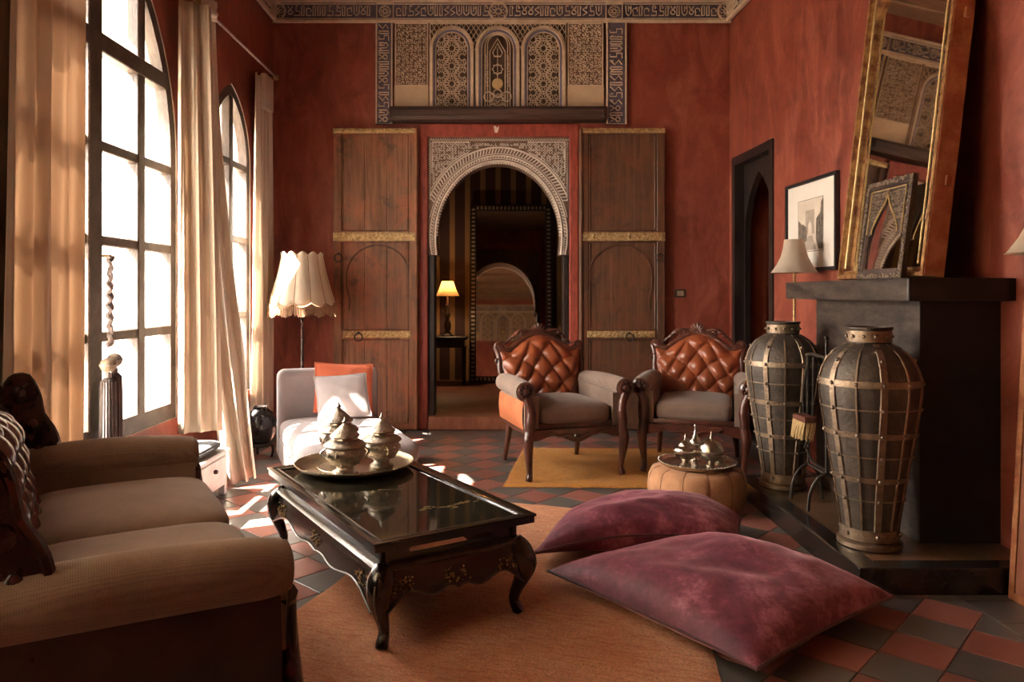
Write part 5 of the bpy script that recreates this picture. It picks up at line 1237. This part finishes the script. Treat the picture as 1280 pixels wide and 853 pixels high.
c = MB().grid(lambda u, v: Vector((-2.06+.010*sin(u*9), lerp(3.05, 3.17, u)-.08*v*(1-u), lerp(3.52, .03, v)))-o0, 12, 20).obj('dark_lining', 'lining', t, 180); c.modifiers.new('thickness', 'SOLIDIFY').thickness = .003
curtain('window_curtain', 'beige curtain panel hanging straight between the two windows', (-2.03, 4.71, 3.10), (-1.87, 4.86, 3.10), (-2.03, 4.70, .37), (-1.79, 4.84, .37), 2.6, .012, .020, 'sand_curtain', 90, 30)
t, fn, o0 = curtain('window_curtain', 'long cream curtain swept forward onto the floor between the windows', (-2.0, 4.90, 3.13), (-1.955, 5.12, 3.13), (-1.83, 4.90, .004), (-1.55, 4.98, .05), 2.4, .014, .042, 'cream_curtain', 110, 50, 2.0,
    hem=lambda u, v: (.05*max(0, v-.75)*4*sin(u*5), -.05*max(0, v-.8)*5*u, 0))
mb = MB()
def kn(u, v):
    a = 2*PI*u; r = (.030+.055*sin(PI*min(1, v*1.15))**.8)*(1+.22*sin(5*a+6*v)+.10*sin(9*a-8*v)); return (XC+.02+r*.75*cos(a)-o0.x, 4.88+.27*v+r*.5*sin(a)*.3-o0.y, 3.10+.05*v+r*sin(a)*1.15-o0.z)
mb.grid(kn, 40, 14, True)
mb.obj('heading', 'cream_curtain', t, 180)
t, fn, o0 = curtain('window_curtain', 'narrow cream curtain in the corner behind the tasselled lamp', (-2.02, 6.14, 3.06), (-1.99, 6.46, 3.06), (-2.02, 6.04, .06), (-1.99, 6.54, .06), 3.2, .014, .022, 'cream_curtain', 90, 30)
mb = MB().rbox(-.025, .025, 6.26, 6.47, 2.80, 3.09, .012, 2); mb.v = [(p[0]+XC-o0.x, p[1]-o0.y, p[2]-o0.z) for p in mb.v]; mb.obj('heading', 'cream_curtain', t, 40)
def rod(label, y0, y1, z, x=XC+.025):
    t = thing('curtain_rod', label, 'curtain rod', (x, (y0+y1)/2, z)); hl = (y1-y0)/2
    MB().sweep([(0, -hl, 0), (0, hl, 0)], .009, 8).obj('rail', 'rope', t)
    tw = MB(); n = int((y1-y0)/.012)
    tw.sweep([(.009*cos(k*1.1), -hl+2*hl*k/n, .009*sin(k*1.1)) for k in range(n+1)], .005, 5); tw.obj('twist', 'rope', t)
    for s in (-1, 1):
        fi = MB().ball((0, s*(hl+.02), 0), .026, 10); fi.ball((0, s*(hl+.055), 0), .014, 8); fi.obj('finial', 'brass_worn', t)
        MB().sweep([(0, s*(hl-.04), 0), (XL-x+.003, s*(hl-.04), 0)], .008, 8).obj('bracket', 'iron', t)
rod('twisted curtain rod across the narrow window', 4.86, 6.52, 3.13)
rod('twisted curtain rod above the wide window', 2.70, 4.60, 3.56)
# ---- tassel tieback
ta = thing('tassel_tieback', 'corded curtain tieback with two long dark tassels on the window', 'tassel', (-2.045, 3.905, .46))
MB().sweep([(-.03, .0, .985), (.018, 0, .985)], .008, 8).obj('hook', 'brass_worn', ta)
mb = MB()
for ofs, sg in ((-.012, 1), (.012, -1)):
    n = 60; mb.sweep([(.012+.008*cos(k*.9+sg), ofs+sg*.030*sin(PI*k/n)*.8+.004*sin(k*.9), .985-.47*k/n) for k in range(n+1)], .010, 6)
mb.obj('cord', 'rope', ta)
for y_, dz in ((-.028, 0), (.038, .02)):
    b_ = MB().ball((.015, y_, .42+dz), .040, 14, (1, 1, .95)).obj('wound_ball', 'tassel_ball', ta)
    MB().sweep([(.015+.040*cos(2*PI*k/20), y_+.040*sin(2*PI*k/20), .42+dz) for k in range(21)], .003, 5).obj('ball_cord', 'rope', b_)
    MB().lathe([(.010, .385+dz), (.017, .375+dz), (.017, .355+dz), (.012, .345+dz)], 12, (.015, y_, 0)).obj('neck', 'rope', ta)
    sk = MB(); n = 36
    sk.loft([[(.015+r*(1+.09*(k % 2))*cos(2*PI*k/n), y_+r*(1+.09*(k % 2))*sin(2*PI*k/n), z) for k in range(n)] for r, z in ((.018, .355+dz), (.034, .335+dz), (.036, .25+dz), (.038, .10), (.040, .0))]); sk.obj('tassel_skirt', 'tassel_dark', ta, 0)
# ---- lamp with scalloped shade
fl_ = thing('tasselled_lamp', 'floor lamp with scalloped cream bell shade and brown fringe', 'lamp', (-1.67, 6.30, 0))
MB().lathe([(.001, 0), (.15, 0), (.155, .02), (.06, .04), (.03, .07), (.018, .12), (.001, .12)], 24).obj('base', 'carved_wood_dark', fl_, 40)
MB().lathe([(.014, .10), (.014, .55), (.022, .57), (.014, .60), (.012, 1.02), (.022, 1.04), (.010, 1.07), (.010, 1.30)], 12).obj('pole', 'carved_wood_dark', fl_, 40)
prs = [(.265, 1.165), (.254, 1.205), (.226, 1.30), (.198, 1.40), (.178, 1.49), (.165, 1.560), (.170, 1.575)]; n = 96; NP = 12
def shr(r, z, k, top_):
    a = 2*PI*k/n; q = abs(sin(NP*a/2)); zz_ = z+(.030*q-.01 if top_ else 0)-(.030*q if z < 1.17 else 0)
    rr = r*(1+.035*q-.02); return (rr*cos(a), rr*sin(a), zz_)
MB().loft([[shr(r, z, k, z > 1.57) for k in range(n)] for r, z in prs], False).obj('lamp_shade', 'shade_cream', fl_, 60).modifiers.new('thickness', 'SOLIDIFY').thickness = .003
for k in range(NP):
    a = 2*PI*k/NP; MB().sweep([(r*.985*cos(a), r*.985*sin(a), z) for r, z in prs], .005, 5).obj('shade_rib', 'fringe', fl_)
MB().sweep([Vector(shr(.268, 1.165, k, False))*1 for k in range(0, n, 2)]+[Vector(shr(.268, 1.165, 0, False))], .010, 6).obj('braid', 'fringe', fl_)
mb = MB(); rnd = random.Random(5)
for k in range(150):
    a = 2*PI*k/150; p = shr(.268, 1.165, k*n/150, False); mb.sweep([p, (p[0]*1.01+(rnd.random()-.5)*.006, p[1]*1.01+(rnd.random()-.5)*.006, p[2]-.075-.012*rnd.random())], [.006, .0045], 4)
mb.obj('fringe', 'fringe', fl_, 0)['kind'] = 'stuff'
MB().sweep([(.16, 0, 1.50), (0, 0, 1.29), (-.16, 0, 1.50)], .004, 6).obj('shade_carrier', 'brass_worn', fl_)
# ---- little drawer chest with pad
dc = thing('drawer_chest', 'small white painted drawer chest behind the sofa arm', 'chest', (-1.885, 4.48, 0), PI/2)
MB().rbox(-.23, .23, -.165, .165, .06, .262, .006, 1).obj('carcass', 'white_paint', dc, 0)
MB().rbox(-.245, .245, -.18, .17, .262, .280, .005, 1).obj('top', 'white_paint', dc, 0)
dw = MB().rbox(-.20, .20, -.174, -.150, .115, .245, .005, 1).obj('drawer', 'white_paint', dc, 0); MB().ball((0, -.184, .185), .014, 10).obj('knob', 'iron', dw)
for x in (-.21, .21):
    for y in (-.145, .145): MB().rbox(x-.02, x+.02, y-.02, y+.02, 0, .07, .004, 1).obj('leg', 'white_paint', dc, 0)
pdx = thing('seat_pad', 'dark flat seat pad lying on the white drawer chest', 'cushion', (-1.885, 4.48, .281), PI/2)
sc = MB().grid(lambda u, v: (.215*math.copysign(abs(cos(2*PI*u))**.3, cos(2*PI*u))*abs(cos(PI*(v-.5)))**.3, .15*math.copysign(abs(sin(2*PI*u))**.3, sin(2*PI*u))*abs(cos(PI*(v-.5)))**.3, .034+.032*sin(PI*(v-.5))), 40, 10, True); sc.obj('cover', 'dark_pad', pdx, 180)
MB().sweep([(.213*math.copysign(abs(cos(2*PI*k/40))**.3, cos(2*PI*k/40)), .149*math.copysign(abs(sin(2*PI*k/40))**.3, sin(2*PI*k/40)), .034) for k in range(41)], .005, 6).obj('piping', 'dark_pad', pdx)
# ---- black pot
bp_ = thing('black_pot', 'round glossy black pot on a small stand beside the chaise', 'pot', (-1.845, 5.75, 0))
MB().lathe([(.001, .10), (.055, .10), (.085, .125), (.112, .175), (.122, .235), (.116, .295), (.092, .340), (.060, .365), (.052, .372), (.060, .388), (.052, .388), (.045, .370), (.001, .36)], 32).obj('body', 'black_pot', bp_, 50)
st_ = MB(); st_.lathe([(.085, .086), (.09, .10), (.085, .112), (.06, .10)], 24); st_.obj('stand_ring', 'black_wood', bp_)
for k in range(3): MB().sweep(sm([(.082*cos(k*2.094), .082*sin(k*2.094), .098), (.10*cos(k*2.094), .10*sin(k*2.094), .06), (.085*cos(k*2.094), .085*sin(k*2.094), .0)], 4), .010, 8).obj('leg', 'black_wood', bp_)
for s in (-1, 1): MB().sweep([(.10*0+s*.116, .03*cos(PI*k/8), .25+.035*sin(PI*k/8)) for k in range(9)], .008, 6).obj('handle', 'black_pot', bp_)

curtain('sheer_curtain', 'thin pale curtain drawn across the window nearest the sofa arm', (XC, .32, 3.54), (XC, 2.45, 3.54), (XC, .32, .02), (XC, 2.45, .02), 16, .016, .020, 'sheer_curtain', 300, 20, thick=.002)  # added out of view to diffuse sun through the inferred window
rod('twisted curtain rod above the added sheer curtain', .25, 2.52, 3.56)
